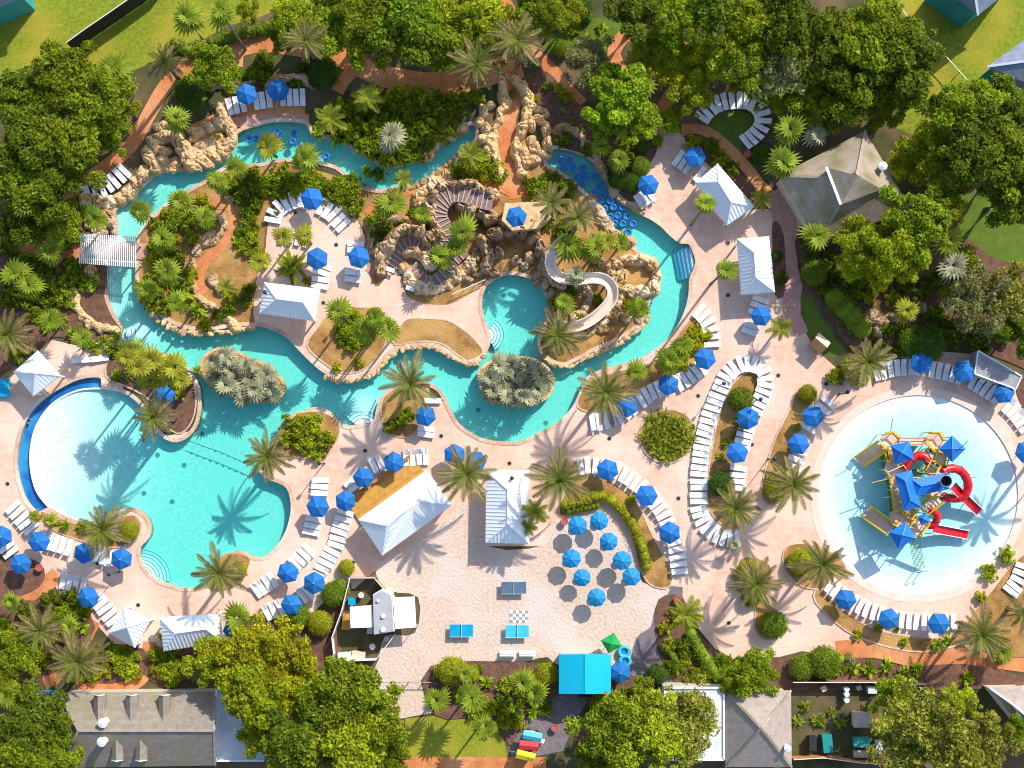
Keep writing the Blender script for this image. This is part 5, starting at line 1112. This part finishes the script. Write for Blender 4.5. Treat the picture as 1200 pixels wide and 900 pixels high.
def umb_panel(n, r, m, top=2.75, edge=2.25):
    a = PI / n; mb = MB(); rows = []
    for q, z in ((.04, 0), (.35, .27), (.7, .62), (1.0, 1.0)):
        rr = r * q; zz = top - (top - edge) * z
        rows.append([(rr * math.cos(a) , -rr * math.sin(a), zz), (rr * math.cos(a) * 1.0, 0, zz - .05 * q), (rr * math.cos(a), rr * math.sin(a), zz)])
    vs = [p for rw in rows for p in rw]; fs = []
    for i in range(3):
        for j in range(2): fs.append((i * 3 + j, i * 3 + 3 + j, i * 3 + 4 + j, i * 3 + 1 + j))
    e = len(vs); vs += [(p[0] * 1.005, p[1] * 1.005, p[2] - .16) for p in rows[3]]; fs += [(9, e, e + 1, 10), (10, e + 1, e + 2, 11)]
    return mb.add(vs, fs).mesh('canopy_panel', m)
UP = {'blue': (6, umb_panel(6, 1.30, m_blue)), 'sky': (8, umb_panel(8, 1.10, m_sky)), 'green': (4, umb_panel(4, 1.25, m_green))}
UPOLE = MB().cyl(0, 0, .05, 2.72, .03).mesh('pole', m_white); UBASE = MB().cyl(0, 0, 0, .09, .32, .28).cyl(0, 0, .09, .3, .05).mesh('base', m_pole); UFIN = MB().cyl(0, 0, 2.72, 2.86, .06, .02, 8).mesh('finial', m_white)
TTOP = MB().cyl(0, 0, .70, .75, .48, .48, 20).mesh('table_top', m_wood); TLEG = MB().cyl(0, 0, .05, .70, .05).cyl(0, 0, 0, .05, .3).mesh('pedestal', m_pole)
def umbrella(x, y, kind='blue', where=None, table=False, sc=1.0, z=0.0):
    p = W(x, y, 2.5 + z); t = thing('umbrella', (p.x, p.y, .05 + z), RND.uniform(0, 1.05)); n, me = UP[kind]
    t.scale = (sc * RND.uniform(.95, 1.05),) * 3; t.rotation_euler.x = RND.uniform(-.06, .06); t.rotation_euler.y = RND.uniform(-.06, .06)
    for i in range(n): link('canopy_panel', me, t, None, (0, 0, 2 * PI * i / n))
    link('pole', UPOLE, t); link('base', UBASE, t); link('finial', UFIN, t)
    look = {'blue': 'royal blue hexagonal umbrella', 'sky': 'bright blue octagonal umbrella with table', 'green': 'square green umbrella'}[kind]
    if where: tag(t, f'{look} {where}', 'umbrella', 'blue umbrellas')
    else: reg(t, look, 'umbrella', 'blue umbrellas', x, y)
    if table:
        q = thing('round_table', (p.x, p.y, .04)); link('table_top', TTOP, q); link('pedestal', TLEG, q); reg(q, 'round wooden table under an umbrella', 'table', 'sand tables', x, y)
for x, y in [(289,109),(325,104),(366,232),(372,302),(420,302),(606,254),(761,216),(815,184),(892,369),(825,420),(783,450),(735,476),(712,551),(757,582),(784,624),(877,489),(864,532),(952,487),(937,520),(1179,461),(1203,530),
             (1080,424),(1130,435),(992,702),(1043,727),(1101,732),(499,486),(460,541),(426,558),(405,586),(373,593),(337,670),(369,684),(340,708),(533,533),(557,540),(191,465),(45,634),(97,649),(142,654),(24,660),(0,628),(102,699),(274,738)]:
    umbrella(x, y, z=3.0 if (x, y) == (606, 254) else 0)
for x, y in [(677,616),(703,611),(715,635),(670,654),(728,657),(682,676),(740,677),(699,700)]: umbrella(x, y, 'sky', table=True)
umbrella(716, 753, 'green', 'beside the turquoise roofed hut')
umbrella(727, 787, 'blue', 'at the right wall of the turquoise hut')

# ================================================================== WHITE SLIDE
o_ = Vector((*G(690, 345), 0)); t = thing('water_slide', o_); tag(t, 'white S curved water slide winding down to the plunge pool', 'water slide')
SP = [(668,279,4.7),(658,285,4.5),(648,296,4.1),(645,311,3.7),(654,324,3.3),(672,328,3.0),(692,326,2.7),(708,328,2.4),(717,338,2.1),(716,352,1.8),(703,367,1.5),(686,379,1.15),(667,384,.85),(648,380,.55)]
pth = [Vector(p) for p in crom([tuple(W(x, y, h) - o_) for x, y, h in SP], 6, False)]
prof = [(-.62, .42), (-.50, .42), (-.42, .08), (-.22, -.04), (.22, -.04), (.42, .08), (.50, .42), (.62, .42), (.52, -.14), (-.52, -.14), (-.62, .42)]
m_flume = mat('flume_gelcoat', (.82, .66, .52), (.76, .60, .46), .8, .3, 0, spec=.5)
MB().sweep(pth, prof).build('flume', m_flume, t, True)
for s in (-1, 1): MB().sweep(pth, [(s * .54, .40), (s * .54, .46), (s * .65, .46), (s * .65, .40)][::s]).build('flume_rim', m_copew, t)
for i in range(8, len(pth) - 4, 9):
    p = pth[i]
    if p.z > .9: MB().cyl(p.x, p.y, 0, p.z - .12, .14).build('support', m_pole, t)
# landing platform on the mound
t = thing('slide_platform', W(614, 250, 0)); tag(t, 'concrete slide platform on the mound beneath the lone umbrella', 'platform')
MB().prism([tuple(p - Vector(W(614, 250, 0).xy)) for p in [W(x, y, 3.0).xy for x, y in ((592,238),(640,236),(646,254),(630,268),(600,270),(588,258))]], 0, 3.0).build('slab', m_rockp, t)
# handrail at the plunge pool
t = thing('handrail', W(548, 338)); tag(t, 'long steel handrail between the patio and the grotto rocks', 'handrail')
a = W(530, 346) - W(548, 338); b = W(569, 329) - W(548, 338); MB().tube([a + Vector((0, 0, .95)), b + Vector((0, 0, .95))], .05).build('rail', m_white, t)
for s in (.02, .35, .68, .98): p = a.lerp(b, s); MB().cyl(p.x, p.y, 0, .95, .035).build('post', m_white, t)

# ================================================================== SPLASH PLAY STRUCTURE
def Z(x, y): return 990 + x / 4.738, 490 + y / 4.738
O = Vector((*G(1076, 580), 0)); t = thing('play_structure', (O.x, O.y, -.3)); tag(t, 'splash tower with blue roofs, yellow platforms and red slides', 'play structure')
ZO = Vector((0, 0, .3))
def Q(x, y, h): return W(*Z(x, y), h) - O + ZO
m_posts = [mat('cyan_post', (.05, .45, .60), None, 2, .4), mat('yellow_post', (.75, .50, .05), None, 2, .4), m_white]
def platform(x, y, r, h, n=6, rot=0, rail=True, roofh=None):
    c = Q(x, y, h); pl = [(c.x + r * math.cos(2 * PI * i / n + rot), c.y + r * math.sin(2 * PI * i / n + rot)) for i in range(n)]
    MB().prism(pl, c.z - .12, c.z).build('platform', m_tan, t)
    mb = MB(); mr = MB()
    for i, p in enumerate(pl):
        mb.cyl(p[0], p[1], 0, c.z + 1.0, .06, n=8); q = pl[(i + 1) % n]
        if i % 3 != 2:
            for dz in (.06, .95): mr.bar((p[0], p[1], c.z + dz), (q[0], q[1], c.z + dz), .12, .14)
            for k in range(1, 5): a = Vector((p[0], p[1], 0)).lerp(Vector((q[0], q[1], 0)), k / 5); mr.bar((a.x, a.y, c.z), (a.x, a.y, c.z + .95), .03, .03, Vector((1, 0, 0)))
    mb.build('support_post', RND.choice(m_posts), t)
    if rail: mr.build('railing', m_yel, t)
    return c
def roof(x, y, w, d, hb, ht, rot, post=True):
    c = Q(x, y, hb); R_ = Matrix.Rotation(math.radians(rot), 4, 'Z'); cs = [Vector((c.x, c.y, c.z)) + R_ @ Vector((sx * w / 2, sy * d / 2, 0)) for sx, sy in ((-1, 1), (-1, -1), (1, -1), (1, 1))]
    top = Q(x, y, ht)
    if w > d * 1.3: e = R_ @ Vector(((w - d) / 2, 0, 0)); rs = [top - e, top + e]
    else: rs = [top, top]
    cs = [cs[0], cs[3], cs[2], cs[1]]
    hip(t, Vector(), cs, rs, m_blue2, None, m_bluec, 'roof_panel', .06)
    if post:
        for q in cs: p = q.lerp(top, .12); MB().cyl(p.x, p.y, 0, c.z + .05, .055, n=8).build('support_post', m_posts[0], t)
m_blue2 = mat('blue_roof_plastic', (.008, .17, .62), (.006, .14, .55), .8, .45, 0, spec=.4); m_bluec = mat('pale_blue_trim', (.05, .35, .75), None, 1, .4)
def stairs(a, b, w, h0, h1, n):
    A, B = Q(*a, h0), Q(*b, h1); d = B - A; d.z = 0; d.normalize(); rz = math.atan2(d.y, d.x); s = Vector((-d.y, d.x, 0))
    for i in range(n): p = A.lerp(B, (i + .5) / n); MB().box(p, ((B - A).length / n * .78, w, .08), rz).build('stair_tread', m_tan, t)
    for k in (-1, 1):
        o = s * (k * (w / 2 + .05)); mb = MB(); mb.bar(A + o, B + o, .12, .30)
        mb.bar(A + o + Vector((0, 0, .9)), B + o + Vector((0, 0, .9)), .15, .12)
        for i in range(n + 1): p = A.lerp(B, i / n) + o; mb.bar(p, p + Vector((0, 0, .9)), .03, .03, Vector((1, 0, 0)))
        mb.build('stair_rail', m_yel, t)
for a, b, h in (((215,160),(262,330),2.2), ((262,330),(300,520),2.3), ((300,620),(400,660),2.2), ((345,520),(300,560),2.2), ((480,300),(400,290),2.4)):
    A, B = Q(*a, h), Q(*b, h); MB().bar(Vector((A.x, A.y, A.z / 2)), Vector((B.x, B.y, B.z / 2)), .12, A.z - .2).build('side_panel', m_net, t)
    MB().bar(A + Vector((0, 0, .05)), B + Vector((0, 0, .05)), .22, .16).build('panel_cap', m_yel, t)
stairs((75, 242), (205, 152), 1.35, .1, 2.3, 11); stairs((112, 518), (262, 622), 1.5, .1, 2.3, 13); stairs((520, 442), (425, 515), 1.2, 3.0, 2.2, 6)
platform(250, 128, 1.15, 2.3, rot=.3); platform(270, 282, 1.15, 2.4, rot=.1); platform(497, 124, 1.1, 2.4); platform(525, 232, 1.0, 2.6, 4, .6); platform(360, 400, 1.7, 3.2, 6); platform(490, 370, 1.5, 3.2, 6); platform(480, 275, .9, 2.6, 4, .3)
platform(298, 555, 1.15, 2.3, rot=.5); platform(400, 600, 1.2, 2.4, 4, .2); platform(350, 520, .9, 2.4, 4, .2)
for a, b, h in (((300,130),(460,130),2.4), ((260,180),(268,240),2.35), ((300,320),(330,380),2.6), ((500,160),(520,200),2.5), ((340,480),(310,520),2.5), ((330,570),(380,590),2.35), ((268,330),(290,520),2.4)):
    A, B = Q(*a, h), Q(*b, h); MB().bar(A, B, .8, .1).build('walkway', m_tan, t); d = (B - A).normalized(); s = Vector((-d.y, d.x, 0)) * .45; mb = MB()
    for k in (-1, 1):
        for z in (.1, .5, .9): mb.bar(A + s * k + Vector((0, 0, z)), B + s * k + Vector((0, 0, z)), .06, .08)
    mb.build('railing', m_yel, t); MB().bar(Vector((A.x, A.y, A.z / 2)), Vector((B.x, B.y, B.z / 2)), .1, A.z - .3).build('side_panel', m_net, t)
roof(320, 192, 2.2, 2.2, 4.0, 4.9, 14); roof(597, 170, 2.15, 2.15, 4.2, 5.2, 45); roof(320, 650, 2.35, 2.2, 3.9, 4.7, 30); roof(350, 402, 4.3, 2.0, 5.0, 5.55, -75); roof(478, 368, 4.0, 1.9, 5.05, 5.5, 12); roof(440, 560, 1.1, 1.1, 3.6, 4.1, 20)
def tubeslide(pts, r, name='slide_tube'):
    pth = [Vector(p) for p in crom([tuple(Q(*p)) for p in pts], 6, False)]; MB().tube(pth, r, 14).build(name, m_red, t, True)
    for i in range(4, len(pth), 6):
        d = (pth[min(i + 1, len(pth) - 1)] - pth[i - 1]).normalized(); MB().tube([pth[i] - d * .04, pth[i] + d * .04], r + .05, 14).build('tube_flange', m_red, t)
tubeslide([(325,285,2.6),(350,250,2.7),(385,218,2.8),(425,208,2.9),(455,225,3.0),(470,250,3.0)], .5)
tubeslide([(540,300,3.3),(570,283,3.1),(610,280,2.9),(650,298,2.6),(678,340,2.4),(684,385,2.1),(662,430,1.8),(615,446,1.55),(565,440,1.4),(540,430,1.35)], .5)
tubeslide([(470,510,2.5),(498,520,2.3),(512,545,2.0),(506,578,1.7),(480,598,1.5),(462,592,1.4)], .42)
def chute(a, b, w, h0, h1):
    A, B = Q(*a, h0), Q(*b, h1); pts = [A.lerp(B, k / 8) + Vector((0, 0, -.25 * math.sin(PI * k / 8) * (h0 > 1))) for k in range(9)]
    MB().sweep(pts, [(-w / 2, .32), (-w / 2 + .07, .32), (-w / 2 + .08, .02), (w / 2 - .08, .02), (w / 2 - .07, .32), (w / 2, .32), (w / 2 - .02, -.06), (-w / 2 + .02, -.06), (-w / 2, .32)]).build('slide_chute', m_red, t)
    for s in (-1, 1): MB().sweep(pts, [(s * w / 2 - .04, .36), (s * w / 2 + .04, .36)]).build('chute_edge', m_white, t)
    for k in (2, 5): p = pts[k]; MB().cyl(p.x, p.y, 0, p.z, .05, n=8).build('support_post', m_white, t)
chute((600, 378), (745, 524), 1.05, 2.6, .35); chute((492, 612), (683, 648), 1.0, 1.4, .35)
c = Q(563, 350, 6.6); MB().tube([(c.x, c.y, c.z - .9), (c.x, c.y, c.z)], [.35, .62], 18, caps=False).tube([(c.x, c.y, c.z - .9), (c.x, c.y, c.z - .88)], .36, 18).build('tipping_bucket', m_dark, t)
MB().tube([(c.x + .64 * math.cos(a * PI / 12), c.y + .64 * math.sin(a * PI / 12), c.z) for a in range(25)], .035, 6, False).build('bucket_rim', m_pole, t)
for s in (-.8, .8): MB().cyl(c.x + s * .5, c.y + s, 0, c.z + .2, .07, n=8).build('support_post', m_posts[0], t)
a, b = Q(385, 660, 2.6), Q(415, 835, .15)
mb = MB(); d = b - a; s = Vector((1, .15, 0)).normalized()
for k in range(9): mb.bar(a + s * (-.6 + .15 * k), b + s * (-.6 + .15 * k), .035, .035)
for k in range(15): p = a.lerp(b, k / 14); mb.bar(p - s * .62, p + s * .62, .035, .035)
mb.build('climbing_net', m_net, t)
for p, q in (((265,4,6.5),(252,92,2.4)), ((682,126,6.0),(655,155,4.3)), ((150,358,3.6),(250,335,3.0)), ((240,378,3.8),(320,372,3.4)), ((205,170,3.2),(300,160,3.6)), ((440,92,3.6),(520,130,3.2)), ((240,300,3.6),(330,260,3.6)), ((450,235,4.2),(530,290,4.0))):
    MB().bar(Q(*p), Q(*q), .07, .07).build('spray_pipe', RND.choice(m_posts), t)
for x, y in ((75,545),(450,640),(430,850),(390,855),(215,440),(700,330)):
    c = Q(x, y, .3); MB().cyl(c.x, c.y, .05, 1.6, .05, n=8).tube([(c.x, c.y, 1.6), (c.x + .3, c.y + .1, 1.9), (c.x + .6, c.y + .2, 1.7)], .05, 6).build('spray_post', RND.choice(m_posts), t)

# ================================================================== SMALLER THINGS
tm = MB()
for i in range(20):
    for j in range(8):
        a, b = 2 * PI * i / 20, 2 * PI * j / 8; r = .36 + .135 * math.cos(b); tm.v.append((r * math.cos(a), r * math.sin(a), .135 * math.sin(b)))
        tm.f.append((i * 8 + j, ((i + 1) % 20) * 8 + j, ((i + 1) % 20) * 8 + (j + 1) % 8, i * 8 + (j + 1) % 8))
TUBE = tm.mesh('ring', m_tube, True)
TB = MB().cyl(0, 0, -.06, -.03, .3, n=16).mesh('membrane', mat('blue_membrane', (.02, .22, .55), None, 2, .4)); TH = MB().box((.36, 0, .13), (.1, .05, .06)).box((-.36, 0, .13), (.1, .05, .06)).mesh('handles', m_cyan)
def ring(x, y, fixed=None, z=-.08):
    p = G(x, y); o = thing('pool_tube', (p[0], p[1], z), RND.uniform(0, 6)); o.scale = (.9, .9, .9); link('ring', TUBE, o); link('membrane', TB, o); link('handles', TH, o)
    reg(o, 'blue inflatable ring', 'pool tube', 'blue rings floating in the river', x, y, fixed)
jam = GS([(650,188),(662,183),(680,190),(697,203),(709,222),(722,236),(740,250),(752,260),(738,278),(722,270),(708,252),(693,230),(676,212),(658,200)])
row_i = 0; y = 178
while y < 282:
    x = 640 + (5.4 if row_i % 2 else 0)
    while x < 760:
        if inside(np.array([G(x, y)]), jam)[0] and RND.random() < .95: ring(x + RND.uniform(-1.2, 1.2), y + RND.uniform(-1.2, 1.2), 'floating in the crowded river jam')
        x += 10.6
    y += 9.4; row_i += 1
for x, y in [(300,162),(325,155),(324,161),(345,156),(343,166),(352,173),(382,183),(309,180),(292,163)]: ring(x, y, 'drifting in the upper river')
for x, y, z in [(806,799,.15),(814,798,.15),(813,788,.15),(810,794,.40)]: ring(x, y, 'piled beside the lower hedge', z)
m_ct = MB(); 
for i, (x, y, z) in enumerate([(731,763,.3),(732,774,.3),(731,763,.55),(732,774,.55)]):
    o = thing('pool_tube', W(x, y, 0, z)); o.scale = (1.6, 1.6, 1.6); me = TUBE.copy(); me.materials[0] = m_cyan; link('ring', me, o); link('membrane', TB, o); reg(o, 'big cyan stacked ring', 'pool tube', 'cyan rings beside the hut', x + i * .1, y + i * .1, 'beside the turquoise roofed hut')
# ping pong tables
def pong(x, y, m, label, w=2.74, d=1.53):
    o = thing('ping_pong_table', (*G(x, y), .04)); 
    for s in (-1, 1): MB().box((s * w / 4, 0, .76), (w / 2 - .03, d, .05)).build('table_half', m, o)
    MB().box((0, 0, .86), (.03, d + .2, .15)).build('net', m_white, o)
    for sx in (-1, 1):
        for sy in (-1, 1): MB().box((sx * w * .38, sy * d * .36, .37), (.08, .08, .74)).build('leg', m_dark, o)
    MB().box((0, d / 2 - .02, .79), (w, .04, .012)).box((0, -d / 2 + .02, .79), (w, .04, .012)).build('edge_line', m_white, o)
    tag(o, label, 'game table', 'game tables on the sand')
pong(541, 738, m_table, 'left bright blue ping pong table on the sand'); pong(606, 739, m_cyan, 'cyan ping pong table above the white benches'); pong(602, 688, m_tableg, 'grey blue game table near the long white bar roof', 2.9, 1.5)
o = thing('chess_board', (*G(609, 722), .05)); 
for i in range(6):
    for j in range(4): MB().box((-1 + .36 * i, -.6 + .36 * j, .01), (.35, .35, .03)).build('square', m_white if (i + j) % 2 else m_pole, o)
tag(o, 'giant chess board of white and grey squares on the sand', 'chess board')
for x, y, nm in ((595, 764, 'left'), (618, 764, 'right')):
    o = thing('bench', (*G(x, y), .04)); MB().box((0, 0, .42), (1.9, .45, .06)).build('seat', m_white, o); MB().box((0, -.35, .62), (1.9, .08, .5)).build('backrest', m_white, o)
    for s in (-1, 1): MB().box((s * .8, 0, .2), (.08, .4, .4)).build('leg', m_white, o)
    tag(o, f'{nm} white bench of the two below the cyan table', 'bench', 'white benches')
def pot(x, y, label):
    o = thing('flower_pot', (*G(x, y), .05)); MB().tube([(0, 0, 0), (0, 0, .5), (0, 0, .62)], [.26, .42, .46], 16).build('pot', m_pot, o); MB().cyl(0, 0, .55, .60, .40, n=16).build('soil', m_brown, o); MB().tube([(.4 * math.cos(a * PI / 8), .4 * math.sin(a * PI / 8), .64) for a in range(17)], .06, 6, False).build('rim', m_pot, o); tag(o, label, 'flower pot', 'terracotta pots')
pot(287, 47, 'round red pot at the head of the terracotta path'); pot(661, 611, 'red pot at the tip of the curved hedge'); pot(48, 665, 'red pot beside the lower left umbrella'); pot(650, 852, 'red pot beside the lilac paving'); pot(793, 702, 'terracotta pot on the corner of the splash deck bed'); pot(875, 182, 'small terracotta pot by the lawn horseshoe')
# drains
for x, y in [(34,493),(9,567),(414,659),(428,528),(517,511),(597,543),(714,514),(795,584),(881,521),(818,464),(853,285),(853,346),(1162,448),(162,709),(854,730),(346,249),(394,287),(379,355),(912,440),(968,450),(114,660)]:
    o = thing('drain_cover', (*G(x, y), .03)); MB().cyl(0, 0, 0, .04, .22, n=12).build('grate', m_dark, o); MB().tube([(.23 * math.cos(a * PI / 8), .23 * math.sin(a * PI / 8), .02) for a in range(17)], .03, 5, False).build('rim', m_pole, o); reg(o, 'small round dark drain', 'drain', 'deck drains', x, y)
# lamp posts
for x, y in [(884,470),(380,543),(318,348),(842,452),(900,538),(983,462),(600,560),(410,360),(140,670)]:
    p = W(x, y, 0); o = thing('lamp_post', (p.x, p.y, .02)); MB().tube([(0, 0, 0), (0, 0, 3.8)], [.06, .04], 8).build('pole', m_dark, o); MB().cyl(0, 0, 3.8, 4.15, .16, .2, 10).cyl(0, 0, 4.15, 4.25, .24, .05, 10).build('lantern', m_dark, o); MB().cyl(0, 0, 0, .25, .12, n=8).build('base', m_dark, o); reg(o, 'slim dark lamp post', 'lamp post', 'lamp posts', x, y)
# service yards
rr = random.Random(5)
def crate(x, y, w, d, h, m, label, rz=0, lid=None):
    o = thing('yard_box', (*G(x, y), .1), rz); MB().box((0, 0, h / 2), (w, d, h)).build('body', m, o); MB().box((0, 0, h + .04), (w * 1.04, d * 1.04, .08)).build('lid', lid or m, o); MB().box((w * .3, d * .53, h * .7), (w * .2, .05, .06)).build('handle', m_dark, o); tag(o, label, 'storage box', 'yard clutter')
m_tealbin = mat('teal_bin', (.02, .28, .25), None, 2, .5)
crate(1006, 841, 1.7, 1.7, 1.3, m_tan, 'beige cabinet in the middle of the service yard', lid=mat('beige_lid', (.55, .44, .38), None, 2, .7)); crate(1047, 846, 1.3, 1.8, 1.2, m_tealbin, 'tall teal bin right of the beige cabinet'); crate(1007, 868, 1.8, 1.1, 1.0, mat('green_tub', (.05, .40, .30), None, 2, .5), 'green tub below the beige cabinet'); crate(967, 869, 1.1, 2.0, 1.2, m_tealbin, 'long teal bin at the lower left of the yard', .1); crate(950, 869, .8, 1.6, 1.1, m_dark, 'dark bin beside the teal one')
crate(1012, 882, 2.6, .8, .6, m_cream, 'low cream planter box at the bottom of the yard'); crate(1028, 874, .8, 1.6, .8, m_flat, 'grey crate stack by the cream planter'); crate(1020, 807, 1.0, .8, .9, m_flat, 'grey table under the rust board fence'); crate(964, 806, .6, .6, .6, m_tan, 'small beige box at the top of the yard', .5); crate(1005, 805, .5, .5, .6, m_cream, 'little cream box next to the white drums', .4)
crate(405, 768, 1.5, .9, .8, m_white, 'white chest in the bottom corner of the kiosk yard', .1); crate(421, 767, 1.5, .9, .7, m_tan, 'tan chest next to the white one', -.1); crate(413, 704, .8, .8, .6, m_table, 'blue crate left of the kiosk'); crate(407, 728, 1.0, 1.8, .5, m_ochre, 'ochre pallet box against the kiosk yard fence', -.1); crate(434, 737, .6, .9, .8, m_flat, 'grey cooler below the kiosk awning')
for i, (x, y) in enumerate(((990,806),(990,812),(990,819))):
    o = thing('drum', (*G(x, y), .1)); MB().cyl(0, 0, 0, .9, .29, n=16).build('body', m_white, o); MB().cyl(0, 0, .9, .96, .31, n=16).build('lid', m_white, o); tag(o, f'{("top","middle","bottom")[i]} white drum of three in the service yard', 'drum', 'white drums')
for x, y, s, m, lab in ((1031,805,.42,m_cyan,'round blue tub at the top of the service yard'), (1036,815,.28,m_white,'small white tub below the blue one'), (437,757,.32,m_white,'white round bin in the kiosk yard'), (424,697,.3,m_tan,'beige round bin at the top of the kiosk yard'), (454,748,.25,m_flat,'grey canister at the corner of the kiosk')):
    o = thing('tub', (*G(x, y), .1)); MB().tube([(0, 0, 0), (0, 0, .6)], [s * .85, s], 18).build('body', m, o); MB().tube([(s * math.cos(a * PI / 9), s * math.sin(a * PI / 9), .6) for a in range(19)], .05, 6, False).build('rim', m_white, o); tag(o, lab, 'tub', 'yard tubs')
# coloured carts at the bottom
for x, y, m, lab, rz in ((624,863,m_cyan,'cart with blue canopy, topmost of three at the bottom',-.2),(620,874,m_red,'cart with red canopy between the blue and yellow ones',-.1),(616,886,mat('yellow_canvas', (.80, .58, .01), None, 2, .6),'cart with yellow canopy at the bottom edge',-.25)):
    p = W(x, y, 1.9); o = thing('snack_cart', (p.x, p.y, .03), rz); MB().box((0, 0, .6), (1.5, .7, .7)).build('body', m_white, o)
    facet([Vector((-1.1, -.52, 1.75)), Vector((1.1, -.52, 1.75)), Vector((1.1, 0, 2.05)), Vector((-1.1, 0, 2.05))], m, o, 'canopy_panel'); facet([Vector((1.1, .52, 1.75)), Vector((-1.1, .52, 1.75)), Vector((-1.1, 0, 2.05)), Vector((1.1, 0, 2.05))], m, o, 'canopy_panel')
    for s in (-1, 1):
        MB().cyl(s * .7, .3, .9, 1.8, .03).build('canopy_post', m_white, o); MB().tube([(s * .5, .38, .28), (s * .5, .46, .28)], .27, 14).build('wheel', m_dark, o)
    tag(o, lab, 'cart', 'snack carts')
# blue utility cart by the dormer house
o = thing('utility_cart', W(57, 814), .05); MB().box((0, 0, .5), (2.6, 1.2, .35)).build('body', m_table, o); MB().box((.2, 0, 1.75), (1.5, 1.2, .08)).build('canopy', m_blue, o); MB().box((-.95, 0, .8), (.7, 1.0, .3)).build('cargo_bed', m_blue, o)
for sx in (-.9, .9):
    for sy in (-.6, .6): MB().tube([(sx, sy - .1, .26), (sx, sy + .1, .26)], .26, 14).build('wheel', m_dark, o)
for sx in (-.4, .8):
    for sy in (-.5, .5): MB().cyl(sx, sy, .65, 1.72, .03).build('canopy_post', m_dark, o)
tag(o, 'blue utility cart parked at the corner of the dormer house', 'utility cart')
# blue cabana lounge at the left edge
o = thing('daybed', W(3, 455)); MB().box((0, 0, .3), (1.9, 2.2, .35)).build('base', m_cyan, o); MB().box((0, 0, .52), (1.7, 2.0, .14)).build('mattress', m_table, o); tag(o, 'blue daybed cut by the left edge', 'daybed')
o = thing('float_rope', (*G(222, 517), -.1)); a = Vector((*G(297, 547), 0)) - Vector((*G(222, 517), 0)); MB().tube([Vector((0, 0, 0)), a * .5 + Vector((0, .15, 0)), a], .035, 6).build('rope', m_dark, o)
for k in range(1, 10): p = a * (k / 10); MB().tube([p - a.normalized() * .12, p + a.normalized() * .12], .08, 8).build('float', m_table, o)
tag(o, 'thin dark float rope stretched across the lagoon', 'rope')
# sign boards on the mound
for x, y, lab in ((481,339,'small white sign board at the foot of the rock mound'), (458,317,'little white sign at the bottom of the winding stairs'), (633,866,'small pale sign on the lilac paving')):
    o = thing('sign_board', W(x, y), -.3); MB().box((0, 0, .75), (1.0, .5, .05)).build('board', m_white, o)
    for s in (-.4, .4): MB().cyl(s, 0, .05, .73, .03).build('post', m_dark, o)
    tag(o, lab, 'sign', 'sign boards')

# ================================================================== COMPLETE THE LABELS
def rel(dx, dy):
    if math.hypot(dx, dy) < 16: return 'at'
    if abs(dx) > abs(dy) * 1.8: return 'right of' if dx > 0 else 'left of'
    if abs(dy) > abs(dx) * 1.8: return 'below' if dy > 0 else 'above'
    return ('lower' if dy > 0 else 'upper') + (' right of' if dx > 0 else ' left of')
by = {}
for o, look, x, y, fixed in REG:
    if fixed: pl = fixed
    else:
        nm, lx, ly = min(LANDMARKS, key=lambda l: (l[1] - x) ** 2 + (l[2] - y) ** 2); pl = f'{rel(x - lx, y - ly)} {nm}'
    by.setdefault((look, pl), []).append((x, y, o))
for (look, pl), L_ in by.items():
    xs = [a[0] for a in L_]; ys = [a[1] for a in L_]; hor = max(xs) - min(xs) >= max(ys) - min(ys)
    L_.sort(key=lambda a: a[0] if hor else a[1]); n = len(L_)
    for i, (x, y, o) in enumerate(L_):
        if n == 1: o['label'] = f'{look} {pl}'
        elif n == 2: o['label'] = f'{look} {pl}, ' + (('left' if i == 0 else 'right') if hor else ('upper' if i == 0 else 'lower')) + ' of two'
        else: o['label'] = f'{look} {pl}, {ordinal(i + 1)} from ' + ('left' if hor else 'top')
for o in bpy.data.objects:
    if len(str(o.get('label', '')).replace('-', ' ').split()) > 16: print('LONG', o['label'])
print('loungers', NL[0], 'objects', len(bpy.data.objects))
